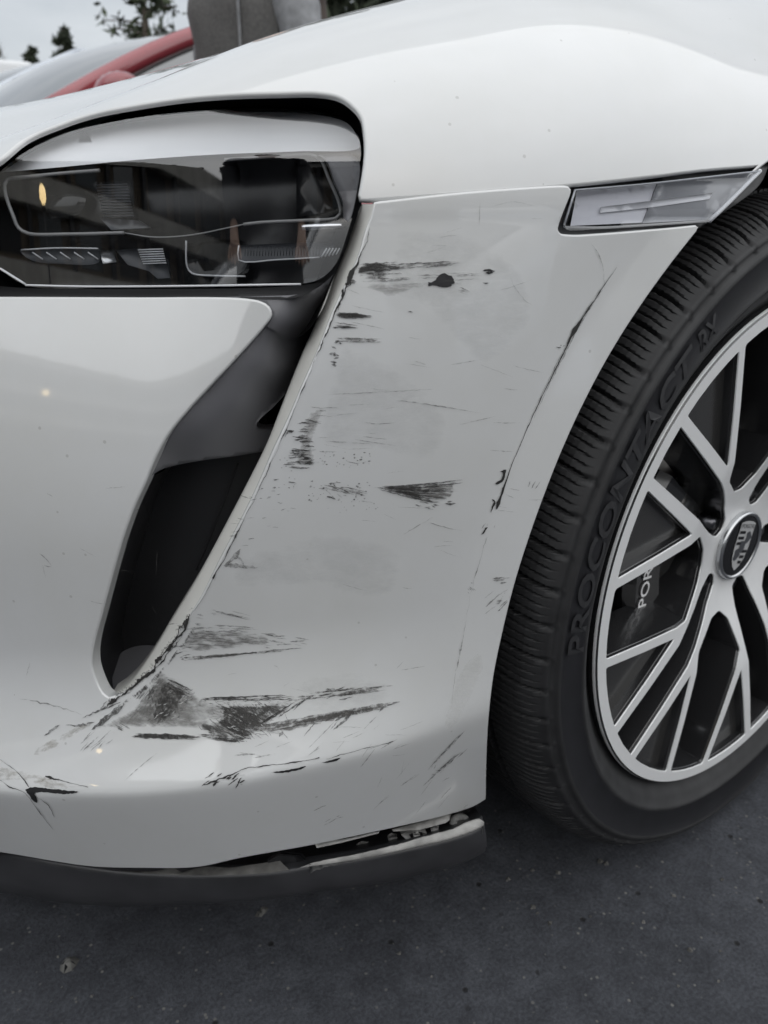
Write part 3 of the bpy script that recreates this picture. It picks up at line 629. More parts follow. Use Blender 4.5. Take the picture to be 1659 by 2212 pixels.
# dusty inner flange exposed where it has come away
FT=cr([(668,1866),(700,1858),(765,1846),(829,1831),(872,1820),(905,1810),(978,1790),(1010,1775),(1036,1768),(1046,1776)],8); FT=FT+rng.normal(0,0.45,FT.shape)*np.array([0,1]); FB=_f(cr([(640,1877),(700,1868),(765,1858),(829,1845.5),(872,1836),(978,1811),(1025,1794),(1045,1784)],8),len(FT))
_z0=solve(plain(0.011),FB,DOM_P)[2][:,2]
def hplane(px,z): r=rays(px); t=(z-CAM[2])/r[:,2]; return CAM+r*t[:,None]
r_=[hplane(FB*(1-f_)+FT*f_,_z0+d) for f_,d in ((0,0.002),(0.15,0.0055),(0.5,0.007),(0.8,0.009),(1.0,0.0095))]
r_.append(r_[-1]+np.array([0.002,0.003,-0.02]))
mesh_obj('mounting_flange',np.vstack(r_),grid_faces(len(r_),len(FT)),'dusty_plastic',splitter)
FT2=cr([(300,1882),(350,1880),(372,1874),(395,1885),(420,1876),(450,1872),(500,1874),(540,1868),(580,1862),(600,1855)],8); FB2=_f(cr([(230,1880),(350,1889),(450,1891),(575,1886),(625,1879)],8),len(FT2))
_z0=solve(plain(0.011),FB2,DOM_P)[2][:,2]; r_=[hplane(FB2*(1-f_)+FT2*f_,_z0+d) for f_,d in ((0,0.0018),(0.5,0.003),(1.0,0.003))]
mesh_obj('scraped_flange',np.vstack(r_),grid_faces(3,len(FT2)),'dusty_dark',splitter)
def slab(px,dep0,name,material,parent,th=0.006,sp=16,o0=0.0):
    lp=loop(*[[a,b] for a,b in zip(px,px[1:]+px[:1])],step=8); fl=lambda v:solve(plain(o0),v,DOM_P)[2]
    return pxmesh(name,lp,0,sp,material,parent,thick=th,flat=fl)
# broken clip tower, eyelet and the bracket still hanging from the bumper
slab([(866,1803),(880,1797),(905,1796),(920,1801),(924,1808),(884,1817),(876,1812)],0,'broken_clip','dusty_plastic',splitter,o0=-0.004)
slab([(884,1804),(896,1799),(912,1799),(914,1805),(890,1812)],0,'clip_socket','deep_black',splitter,th=0.001,o0=-0.003)
slab([(892,1804),(904,1801),(908,1805),(894,1808)],0,'clip_tongue','dusty_plastic',splitter,th=0.003,o0=-0.001)
c0=solve(plain(-0.016),[(994,1779)],DOM_P)[2][0]
def eyelet():
    V=[];nn=18
    for r0,zz in ((0.0035,-0.008),(0.0035,0.0),(0.0045,0.001),(0.0085,0.001),(0.0098,-0.001),(0.0105,-0.012)):
        for k in range(nn):
            w=2*math.pi*k/nn; V.append(c0+np.array([r0*math.cos(w),r0*math.sin(w),zz+0.003]))
    return mesh_obj('screw_eyelet',V,grid_faces(6,nn,closed=True),'dusty_plastic',splitter)
eyelet()
slab([(906,1776),(975,1757),(971,1772),(962,1778),(905,1793),(850,1796),(846,1792)],0,'hanging_bracket','dusty_plastic',bumper,o0=-0.006)
slab([(680,1822),(745,1812),(820,1795),(818,1800),(740,1820),(684,1832)],0,'torn_lip','primer',bumper,th=0.004,o0=-0.001)
slab([(578,1860),(606,1844),(650,1848),(668,1866),(640,1874),(585,1880)],0,'loose_shard','black_plastic',splitter,th=0.003,o0=0.004)
slab([(700,1848),(716,1842),(722,1852),(706,1857)],0,'broken_clip','dusty_dark',splitter,th=0.004,o0=-0.012)
slab([(770,1830),(782,1824),(800,1826),(796,1834),(776,1838)],0,'broken_clip','dusty_plastic',splitter,th=0.004,o0=-0.014)
slab([(838,1812),(846,1806),(858,1808),(856,1818),(842,1822)],0,'broken_clip','dusty_plastic',splitter,th=0.004,o0=-0.012)
slab([(930,1790),(940,1783),(948,1786),(946,1797),(934,1801)],0,'broken_clip','dusty_plastic',splitter,th=0.004,o0=-0.010)
# --- wheel-arch liner
def arch_liner():
    V=[];n=48
    for r0,y0 in ((0.425,0.045),(0.425,0.10),(0.42,0.34),(0.03,0.36)):
        for k in range(n+1):
            w=math.radians(-30+240*k/n); V.append((r0*math.cos(w),y0,ZW+r0*math.sin(w)))
    return mesh_obj('wheel_arch_liner',V,grid_faces(4,n+1),'liner',car)
arch_liner()
# ================================================================== wheel (axle along y, outer face towards -y)
RC=np.array([0,0,ZW])
def dish(r): return np.interp(r,[0.0,0.040,0.055,0.075,0.10,0.125,0.147,0.20,0.262,0.2715],[0.033,0.0325,0.031,0.026,0.0175,0.010,0.0050,0.0020,0.0,0.0])
def rface(P2,off=0.0):
    r=np.hypot(P2[:,0],P2[:,1]); return np.c_[P2[:,0],dish(r)+off,ZW+P2[:,1]]
def pol(r,deg): return np.array([r*math.cos(math.radians(deg)),r*math.sin(math.radians(deg))])
def round_poly(P,rad,n=5):
    P=[np.asarray(p,float) for p in P]; m=len(P); out=[]
    rad=[rad]*m if np.isscalar(rad) else rad
    for i in range(m):
        a,b,c=P[i-1],P[i],P[(i+1)%m]; u=a-b;v=c-b; lu,lv=np.linalg.norm(u),np.linalg.norm(v); u/=lu;v/=lv
        ang=math.acos(max(-1,min(1,u@v))); d=min(rad[i]/math.tan(ang/2),lu*0.45,lv*0.45)
        p0=b+u*d;p1=b+v*d
        for k in range(n+1):
            t=k/n; out.append((1-t)**2*p0+2*t*(1-t)*b+t*t*p1)
    return np.array(out)
def dens(P,step=0.006):
    out=[]
    for a,b in zip(P,np.roll(P,-1,0)):
        n=max(1,int(np.hypot(*(b-a))/step)); out+=[a+(b-a)*k/n for k in range(n)]
    return np.array(out)
RI=0.2598
def arc(a0,a1,r=RI,n=5): return [pol(r,a) for a in np.linspace(a0,a1,n)]
holes2=[];kinds=[]
for k in range(5):
    ax=143.7+72*k
    # channel that ends in the bolt well
    P=arc(ax-5.75,ax+5.75,RI,3)+[pol(0.122,ax+10.2),pol(0.090,ax+11.8),pol(0.064,ax+13.0),pol(0.051,ax+13.0),pol(0.0435,ax),pol(0.051,ax-13.0),pol(0.064,ax-13.0),pol(0.090,ax-11.8),pol(0.122,ax-10.2)]
    holes2.append(dens(round_poly(P,[0.003,0.05,0.003,0.02,0.03,0.02,0.008,0.010,0.008,0.02,0.03,0.02]))); kinds.append('ch')
    for sg in (-1,1):
        P=[pol(RI,ax+sg*7.75),*[pol(RI,ax+sg*q) for q in (12,17,22)],pol(RI,ax+sg*26.3),pol(0.147,ax+sg*13.75)]
        if sg<0: P=P[::-1]
        holes2.append(dens(round_poly(P,0.0035))); kinds.append('tri')
    bx=ax+36
    P=[pol(RI,bx-8.1),*arc(bx-3,bx+3,RI,3),pol(RI,bx+8.1),pol(0.126,bx+22.6),pol(0.085,bx+13.5),pol(0.074,bx),pol(0.085,bx-13.5),pol(0.126,bx-22.6)]
    holes2.append(dens(round_poly(P,[0.006,0.05,0.05,0.05,0.006,0.010,0.012,0.014,0.012,0.010]))); kinds.append('big')
def shrink(h,d=0.0009):
    tg=np.roll(h,-1,0)-np.roll(h,1,0); nn=np.c_[-tg[:,1],tg[:,0]]; nn/=np.linalg.norm(nn,axis=1)[:,None]+1e-9; ins=inside(h+nn*0.0008,[h]); return h+np.where(ins[:,None],nn,-nn)*d
holes2=[shrink(h) for h in holes2]
outer=np.array([pol(0.2705,a) for a in np.linspace(0,360,240,endpoint=False)]); inner=np.array([pol(0.034,a) for a in np.linspace(0,360,40,endpoint=False)])
V2,T,bi=cdt([outer,inner,*holes2],0.0075)
P3=rface(V2); Fc=[]
for t in T:
    a,b,c=P3[t[0]],P3[t[1]],P3[t[2]]; Fc.append(tuple(t) if np.cross(b-a,c-a)[1]<0 else tuple(t[::-1]))
fm=[0]*len(Fc); V=list(P3); k=len(outer)+len(inner)
# outer lip rolls back to the flange
prev=list(range(len(V),len(V)+len(outer))); V+=[P3[bi[i]] for i in range(len(outer))]
for r_,y_ in ((0.2722,0.0012),(0.2730,0.004),(0.2725,0.010),(0.262,0.016),(0.246,0.045)):
    st=len(V); V+=[(*(pol(r_,a)[:1]),y_,ZW+pol(r_,a)[1]) for a in np.linspace(0,360,240,endpoint=False)]; cur=list(range(st,st+240))
    for i in range(240): j=(i+1)%240; Fc.append((prev[i],prev[j],cur[j],cur[i])); fm.append(0 if r_>0.2722 and y_<0.009 else 1)
    prev=cur
for h,kd_ in zip(holes2,kinds):
    n=len(h); idx=[bi[k+i] for i in range(n)]; k+=n; c=h.mean(0)
    prev=list(range(len(V),len(V)+n)); V+=[P3[i] for i in idx]; tg=np.roll(h,-1,0)-np.roll(h,1,0); nn=np.c_[-tg[:,1],tg[:,0]]; nn/=np.linalg.norm(nn,axis=1)[:,None]+1e-9
    ins=inside(h+nn*0.0008,[h]); nn=np.where(ins[:,None],nn,-nn)       # towards the opening
    d0=dish(np.hypot(h[:,0],h[:,1]))
    dpt=0.052 if kd_!='ch' else 0.046
    for sh,dy in ((0.0006,0.0010),(0.0012,0.0035),(0.0016,0.0040),(0.0065,dpt)):
        st=len(V); q=h+nn*sh; V+=[(a[0],d+dy,ZW+a[1]) for a,d in zip(q,d0)]; cur=list(range(st,st+n))
        for i in range(n): j=(i+1)%n; Fc.append((prev[i],cur[i],cur[j],prev[j])); fm.append(0 if dy<0.002 else 1)
        prev=cur
wheel=mesh_obj('wheel',V,Fc,None,car,smooth=False,mats=['alloy_cut','alloy_dark'],fm=fm)
tag(wheel,label='two-tone alloy wheel with polished spokes and black pockets')
# smooth the dished face, keep the edges of the cut crisp
sm=[f<1 for f in fm]; wheel.data.polygons.foreach_set('use_smooth',sm)
# aero inserts in the narrow triangles
for k in range(5):
    ax=143.7+72*k
    for sg in (-1,1):
        P=np.array([pol(0.2645,ax+sg*6.5),pol(0.2645,ax+sg*17),pol(0.2645,ax+sg*27.5),pol(0.140,ax+sg*13.7)])
        V=[(p[0],0.011+0.004*(i==3),ZW+p[1]) for i,p in enumerate(P)]+[(p[0],0.017,ZW+p[1]) for p in P]
        f=[(0,1,2,3),(7,6,5,4)]+[(i,(i+1)%4,4+(i+1)%4,4+i) for i in range(4)]
        mesh_obj('aero_insert',V,f,'insert',wheel,smooth=False)
def lathe(prof,n,a0=0,a1=360,fr=None):
    full=abs(a1-a0-360)<1e-6; A=np.radians(np.linspace(a0,a1,n,endpoint=not full)); V=[]
    for r_,y_ in prof: V+=[(r_*math.cos(a),y_,ZW+r_*math.sin(a)) for a in A]
    return V,grid_faces(len(prof),n,closed=full)
V,f=lathe([(0.262,0.018),(0.250,0.04),(0.236,0.07),(0.232,0.20),(0.245,0.225)],120); mesh_obj('barrel',V,f,'barrel',wheel)
# bolts and wells
for k in range(5):
    c=pol(0.0575,143.7+72*k); V=[]
    for r_,y_ in ((0.0,0.036),(0.0065,0.036),(0.0068,0.040),(0.0085,0.041),(0.0085,0.052)):
        for j in range(12): w=math.radians(j*30); rr=r_*(1.0 if j%2 else 0.93); V.append((c[0]+rr*math.cos(w),y_,ZW+c[1]+rr*math.sin(w)))
    mesh_obj('wheel_bolt',V,grid_faces(5,12,closed=True),'bolt',wheel)
V,f=lathe([(0.0,0.054),(0.075,0.054),(0.105,0.060),(0.105,0.075)],60); mesh_obj('hub',V,f,'insert',wheel)
# centre cap with crest
V,f=lathe([(0.0395,0.0335),(0.0395,0.0285),(0.0385,0.0262),(0.0365,0.0258),(0.0350,0.0275)],64); cap=mesh_obj('cap_ring',V,f,'satin_silver',wheel)
V,f=lathe([(0.0348,0.0280),(0.025,0.0272),(0.0,0.0268)],64); mesh_obj('centre_cap',V,f,'lamp_black',wheel)
def on_cap(P2,Fc,name,material,y=0.0262,rot=0):
    c,s_=math.cos(math.radians(rot)),math.sin(math.radians(rot)); V=[(SHK*(p[0]*c-p[1]*s_),y,ZW+SHK*(p[0]*s_+p[1]*c)) for p in P2]; return mesh_obj(name,V,Fc,material,wheel,smooth=False)
CAPROT=-14
# shield: a band of letters over quartered fields
SHK=1.22
sh=[(-0.0125,0.022),(-0.006,0.0235),(0,0.024),(0.006,0.0235),(0.0125,0.022),(0.0125,-0.002),(0.0105,-0.012),(0.006,-0.019),(0,-0.0235),(-0.006,-0.019),(-0.0105,-0.012),(-0.0125,-0.002)]
on_cap(sh,[tuple(range(12))],'crest','crest_silver',0.0264,CAPROT)
on_cap([(-0.0118,0.0165),(0.0118,0.0165),(0.0118,0.0215),(0,0.0232),(-0.0118,0.0215)],[(0,1,2,3,4)],'crest_band','crest_silver',0.0261,CAPROT)
tv,tf=text_mesh('PORSCHE'); tv=tv[:,:2]; tv=(tv-(tv.max(0)+tv.min(0))/2)/(tv.max(0)-tv.min(0))*np.array([0.0215,0.0036])+np.array([0,0.0192]); on_cap(tv,tf,'crest_letters','lamp_black',0.0258,CAPROT)
for q in ((-1,1),(1,-1)):
    for j in range(3):
        y0=0.0145-j*0.0052 if q[1]>0 else -0.0035-j*0.0052; x0,x1=(-0.0112,-0.001) if q[0]<0 else (0.001,0.0112-0.0022*j)
        on_cap([(x0,y0),(x1,y0),(x1,y0-0.0028),(x0,y0-0.0028)],[(0,1,2,3)],'crest_stripe','lamp_black',0.0261,CAPROT)
for q in ((0.006,0.0085),(-0.0055,-0.008)):
    a=np.linspace(0,2*np.pi,9)[:-1]; on_cap([(q[0]+0.0048*math.cos(w)*(1+0.3*math.cos(3*w)),q[1]+0.006*math.sin(w)) for w in a],[tuple(range(8))],'crest_field','lamp_grey',0.0261,CAPROT)
on_cap([(-0.0045,0.005),(0.0045,0.005),(0.0045,-0.003),(0,-0.0065),(-0.0045,-0.003)],[(0,1,2,3,4)],'crest_heart','lamp_grey',0.0259,CAPROT)
# valve
c=pol(0.229,249.4); V,f=tube([(c[0],0.040,ZW+c[1]),(c[0],0.020,ZW+c[1])],[0.004,0.004],10); mesh_obj('valve',V,f,'satin_silver',wheel)
# ---- tyre
NT=2880
prof=[(0.262,0.022),(0.2675,0.014),(0.2735,0.0105),(0.278,0.0075),(0.284,0.0020),(0.290,-0.0030),(0.2965,-0.0068),(0.2975,-0.0082),(0.3005,-0.0090),(0.3015,-0.0084),(0.316,-0.0112),(0.330,-0.0102),(0.3312,-0.0112),(0.3345,-0.0102),(0.3355,-0.0088),(0.3400,-0.0060),(0.3408,-0.0068),(0.3440,-0.0048),(0.3448,-0.0030)]
sh_i=len(prof)
prof+=[(0.3470,-0.0005),(0.3500,0.0035),(0.3525,0.0075),(0.3548,0.0120),(0.3566,0.0170),(0.3582,0.0230),(0.3598,0.031),(0.3608,0.040),(0.3613,0.0455)]
sh_e=len(prof)
prof+=[(0.3540,0.0465),(0.3535,0.0500),(0.3540,0.0535),(0.3618,0.0545),(0.3626,0.072),(0.3628,0.084),(0.3545,0.0850),(0.3545,0.094),(0.3628,0.095),(0.3630,0.110),(0.3628,0.126),(0.3545,0.127),(0.3545,0.136),(0.3628,0.137),(0.3620,0.164),(0.3545,0.165),(0.3545,0.172),(0.3608,0.173),(0.3590,0.190),(0.3550,0.208),(0.3480,0.222),(0.330,0.232),(0.300,0.230),(0.27,0.210)]
A=np.linspace(0,2*np.pi,NT,endpoint=False); deg=np.degrees(A)
PR=np.array(prof); R=np.repeat(PR[:,0][:,None],NT,1); Yc=np.repeat(PR[:,1][:,None],NT,1)
pitch=360/70.0
def cutw(d,period,phase,half): q=((d-phase)%period); q=np.minimum(q,period-q); return np.clip(1.5-q/half,0,1)
for i in range(sh_i,len(prof)-4):
    y_=prof[i][1]; lean=(y_*60+8*max(0,y_)**0.5) if y_<0.07 else y_*25
    fade=np.clip((i-sh_i+1)/3,0,1)
    g=cutw(deg+lean*0.35,pitch,0,0.22)*0.0060*fade
    if i>=sh_i+1: g=np.maximum.reduce([g]+[cutw(deg+lean*0.35,pitch,pitch*q,0.085)*0.0024*fade for q in (0.26,0.5,0.74)])
    R[i]-=g
# step at the shoulder blocks
for i in range(sh_i-3,sh_i+1): R[i]-=0.0012*cutw(deg,pitch,0.0,0.5)
Z=ZW+R*np.sin(A)[None]; X=R*np.cos(A)[None]
low=Z<0.0015; Z=np.where(low,0.0015,Z); Yc=Yc-np.clip((0.06-Z)/0.06,0,1)*0.007*np.clip(1-np.abs(R-0.315)/0.05,0,1)*(Yc<0.1)
V=np.stack([X,Yc,Z],-1).reshape(-1,3); Fc=grid_faces(len(prof),NT,closed=True)
fm=np.zeros(len(Fc),int); 
for i in (9,10): fm[i*NT:(i+1)*NT]=1
tyre=mesh_obj('tyre',V,Fc,None,wheel,mats=['tyre','tyre_band'],fm=fm)
tyre.data.polygons.foreach_set('use_smooth',[not(sh_i<=i//NT<len(prof)-6) for i in range(len(Fc))])
def tyre_text(body,a0,a1,r0,r1,slant=0.0,raise_=0.0014,name='tyre_lettering'):
    tv,tf=text_mesh(body,bold=0.022); w=tv[:,0].max()-tv[:,0].min(); x=(tv[:,0]-tv[:,0].min())/w; h=tv[:,1].max(); y=tv[:,1]/h
    th=np.radians(a0+(a1-a0)*(x+slant*y)); r=r0+(r1-r0)*y; ys=np.interp(r,PR[:sh_i,0],PR[:sh_i,1])-raise_
    # subdivide is not needed: letters are short
    V=np.c_[r*np.cos(th),ys,ZW+r*np.sin(th)]; return mesh_obj(name,V,tf,'tyre_letter',wheel,smooth=False)
tyre_text('PROCONTACT',180.5,132.0,0.3050,0.3270,0.02)
tyre_text('RX',129.6,125.0,0.308,0.3265,0.05)
tyre_text('R16',133.5,130.6,0.2825,0.2905); tyre_text('TUBELESS',120.5,115.5,0.283,0.288); tyre_text('CONTINENTAL',152.5,142.5,0.283,0.2885)
# ---- brake
V,f=lathe([(0.075,0.088),(0.178,0.088),(0.178,0.120),(0.075,0.120)],96); disc=mesh_obj('brake_disc',V,f,'disc',car)
CY=0.048
def pln(px,y): return on_plane(px,(0,y,0),np.array([0,1.0,0]))
cp=pln([(1387,1301.6),(1397.7,1245.4)],CY); c0_,c1_=cp[0],(cp[0]+cp[1])/2; dv=(c1_-c0_); step_=np.linalg.norm(dv); dv/=step_; lat=np.cross(dv,[0,1,0]); lat/=np.linalg.norm(lat)
if lat[0]>0: lat=-lat
mid=c0_+dv*step_*2.6
def cal():
    bm=bmesh.new(); L_=0.30;N=14
    rc=np.hypot(mid[0],mid[2]-ZW); am=math.atan2(mid[2]-ZW,mid[0])
    vs_=[]
    for i in range(N+1):
        a=am+(i/N-0.5)*1.35
        vs_.append([bm.verts.new((r_*math.cos(a),y_,ZW+r_*math.sin(a))) for r_,y_ in ((rc-0.035,0.085),(rc-0.03,CY+0.006),(rc-0.022,CY+0.001),(rc+0.016,CY+0.001),(rc+0.024,CY+0.012),(rc+0.026,0.11))])
    for i in range(N):
        for j in range(5): bm.faces.new((vs_[i][j],vs_[i][j+1],vs_[i+1][j+1],vs_[i+1][j]))
    bm.faces.new(vs_[0]); bm.faces.new(vs_[-1][::-1])
    return bm_obj('brake_caliper',bm,'alloy_dark',car,smooth=False)
caliper=cal()
tv,tf=text_mesh('PORSCHE',bold=0.01); hgt=tv[:,1].max(); w=tv[:,0].max()
ch=0.0135; cw=step_*7.0
V=[c0_-dv*step_*0.45+dv*(v[0]/w*cw)+lat*((v[1]/hgt-0.5)*ch) for v in tv]; V=[np.array([v[0],CY-0.0006,v[2]]) for v in V]
mesh_obj('caliper_lettering',V,tf,'white_print',caliper,smooth=False)
# ================================================================== ground
def asphalt_mat():
    m=bpy.data.materials.new('asphalt'); m.use_nodes=True; t=m.node_tree; b=t.nodes['Principled BSDF']; MATS['asphalt']=m
    N=t.nodes.new; Lk=t.links.new; tc=N('ShaderNodeTexCoord')
    def noise(sc_,det=5,ro=0.55):
        n=N('ShaderNodeTexNoise'); n.inputs['Scale'].default_value=sc_; n.inputs['Detail'].default_value=det; n.inputs['Roughness'].default_value=ro; Lk(tc.outputs['Object'],n.inputs['Vector']); return n
    def ramp(src,p0,c0,p1,c1):
        r=N('ShaderNodeValToRGB'); r.color_ramp.elements[0].position=p0; r.color_ramp.elements[1].position=p1; r.color_ramp.elements[0].color=(*c0,1); r.color_ramp.elements[1].color=(*c1,1); Lk(src,r.inputs['Fac']); return r
    big=noise(3.2,7,0.62); base=ramp(big.outputs['Fac'],0.3,(0.030,0.032,0.038),0.70,(0.066,0.070,0.081))
    gr=noise(260,4,0.7); g2=ramp(gr.outputs['Fac'],0.35,(0.66,0.66,0.67),0.68,(1.3,1.3,1.29))
    mul=N('ShaderNodeMix'); mul.data_type='RGBA'; mul.blend_type='MULTIPLY'; mul.inputs[0].default_value=1.0; Lk(base.outputs[0],mul.inputs[6]); Lk(g2.outputs[0],mul.inputs[7])
    md_=noise(34,5,0.7); g3=ramp(md_.outputs['Fac'],0.34,(0.72,0.72,0.73),0.66,(1.22,1.22,1.21)); mul3=N('ShaderNodeMix'); mul3.data_type='RGBA'; mul3.blend_type='MULTIPLY'; mul3.inputs[0].default_value=1.0; Lk(mul.outputs[2],mul3.inputs[6]); Lk(g3.outputs[0],mul3.inputs[7]); mul=mul3
    # stone chips showing in the binder
    vo=N('ShaderNodeTexVoronoi'); vo.inputs['Scale'].default_value=170; Lk(tc.outputs['Object'],vo.inputs['Vector'])
    sp=N('ShaderNodeSeparateColor'); Lk(vo.outputs['Color'],sp.inputs[0])
    sel=ramp(sp.outputs[0],0.90,(0,0,0),0.99,(1,1,1)); rad=ramp(vo.outputs['Distance'],0.18,(1,1,1),0.34,(0,0,0))
    ms=N('ShaderNodeMath'); ms.operation='MULTIPLY'; Lk(sel.outputs[0],ms.inputs[0]); Lk(rad.outputs[0],ms.inputs[1])
    chip=N('ShaderNodeMix'); chip.data_type='RGBA'; Lk(ms.outputs[0],chip.inputs[0]); Lk(mul.outputs[2],chip.inputs[6]); chip.inputs[7].default_value=(0.14,0.138,0.13,1)
    vo2=N('ShaderNodeTexVoronoi'); vo2.inputs['Scale'].default_value=70; Lk(tc.outputs['Object'],vo2.inputs['Vector']); sp2=N('ShaderNodeSeparateColor'); Lk(vo2.outputs['Color'],sp2.inputs[0])
    s2=ramp(sp2.outputs[1],0.90,(0,0,0),0.94,(1,1,1)); r2=ramp(vo2.outputs['Distance'],0.14,(1,1,1),0.26,(0,0,0)); m2=N('ShaderNodeMath'); m2.operation='MULTIPLY'; Lk(s2.outputs[0],m2.inputs[0]); Lk(r2.outputs[0],m2.inputs[1])
    pit=N('ShaderNodeMix'); pit.data_type='RGBA'; Lk(m2.outputs[0],pit.inputs[0]); Lk(chip.outputs[2],pit.inputs[6]); pit.inputs[7].default_value=(0.012,0.012,0.013,1)
    Lk(pit.outputs[2],b.inputs['Base Color']); b.inputs['Roughness'].default_value=0.82; b.inputs['Specular IOR Level'].default_value=0.35
    h=N('ShaderNodeMath'); h.operation='SUBTRACT'; Lk(gr.outputs['Fac'],h.inputs[0]); Lk(m2.outputs[0],h.inputs[1])
    bp=N('ShaderNodeBump'); bp.inputs['Strength'].default_value=0.5; bp.inputs['Distance'].default_value=0.003; Lk(h.outputs[0],bp.inputs['Height']); Lk(bp.outputs[0],b.inputs['Normal'])
asphalt_mat()
gnd=mesh_obj('ground',[(-300,-300,0),(300,-300,0),(300,600,0),(-300,600,0)],[(0,1,2,3)],'asphalt',None,smooth=False); tag(gnd,kind='structure')
# loose grit, too much to count
mat('grit',(0.095,0.093,0.088),0.9,var=(60,0.6))
V=[];Fc=[];gp=[(1098,1900),(1150,1880),(1205,1885),(1295,1862),(1310,1866),(568,1968),(560,1975),(150,2085),(1152,1960),(1187,1995),(1455,1936),(1490,2052),(478,2148),(198,2152),(285,2155),(932,2110),(1276,1980),(1465,2130),(1390,1992),(1560,1900),(862,2060)]
big_=on_plane(gp,(0,0,0),np.array([0,0,1.0]))
def stone(c,r):
    st=len(V); q=rng.normal(size=3); 
    for k in range(8):
        a=2*math.pi*k/8; rr=r*rng.uniform(0.6,1.15); V.append((c[0]+rr*math.cos(a),c[1]+rr*math.sin(a)*rng.uniform(0.6,1),0.0004))
    top=len(V)
    for k in range(4):
        a=2*math.pi*k/4+0.4; rr=r*rng.uniform(0.2,0.6); V.append((c[0]+rr*math.cos(a),c[1]+rr*math.sin(a),r*rng.uniform(0.35,0.8)))
    for k in range(8): Fc.append((st+k,st+(k+1)%8,top+((k+1)//2)%4)); 
    for k in range(4): Fc.append((st+2*k,top+k,top+(k-1)%4)) if False else None
    for k in range(0,8,2): Fc.append((st+k,top+(k//2)%4,top+((k//2)-1)%4))
    Fc.append((top,top+1,top+2,top+3))
for c,r in zip(big_,[.004,.003,.004,.005,.004,.007,.005,.010,.004,.004,.003,.004,.0022,.002,.002,.002,.002,.002,.003,.003,.003]): stone(c,r)
for k in range(300):
    x,y=rng.uniform(-0.9,0.6),rng.uniform(-0.25,0.35); stone((x,y),abs(rng.normal(0.0006,0.0007))+0.0004)
grit=mesh_obj('grit',V,Fc,'grit',None,smooth=False); tag(grit,'loose grit and crumbs scattered over the asphalt','grit',kind='stuff')
# ================================================================== surroundings
mat('red_paint',(0.26,0.022,0.032),0.3,coat=0.8,coat_rough=0.05)
mat('silver_paint',(0.50,0.54,0.60),0.3,coat=0.8,coat_rough=0.05)
mat('white_paint',(0.68,0.69,0.70),0.35,coat=0.5,coat_rough=0.08)
mat('car_glass',(0.02,0.025,0.028),0.05,spec=0.9,coat=1.0,coat_rough=0.01,ior=1.8)
mat('rubber_dark',(0.015,0.015,0.015),0.7); mat('grey_seal',(0.02,0.02,0.022),0.6)
def quad_slab(bm,P,th,mi=0):
    P=[np.asarray(p,float) for p in P]; n=np.cross(P[1]-P[0],P[-1]-P[0]); n/=np.linalg.norm(n); a=[bm.verts.new(p) for p in P]; b=[bm.verts.new(p-n*th) for p in P]; m=len(P)
    fs=[bm.faces.new(a),bm.faces.new(b[::-1])]+[bm.faces.new((a[i],b[i],b[(i+1)%m],a[(i+1)%m])) for i in range(m)]
    for f in fs: f.material_index=mi
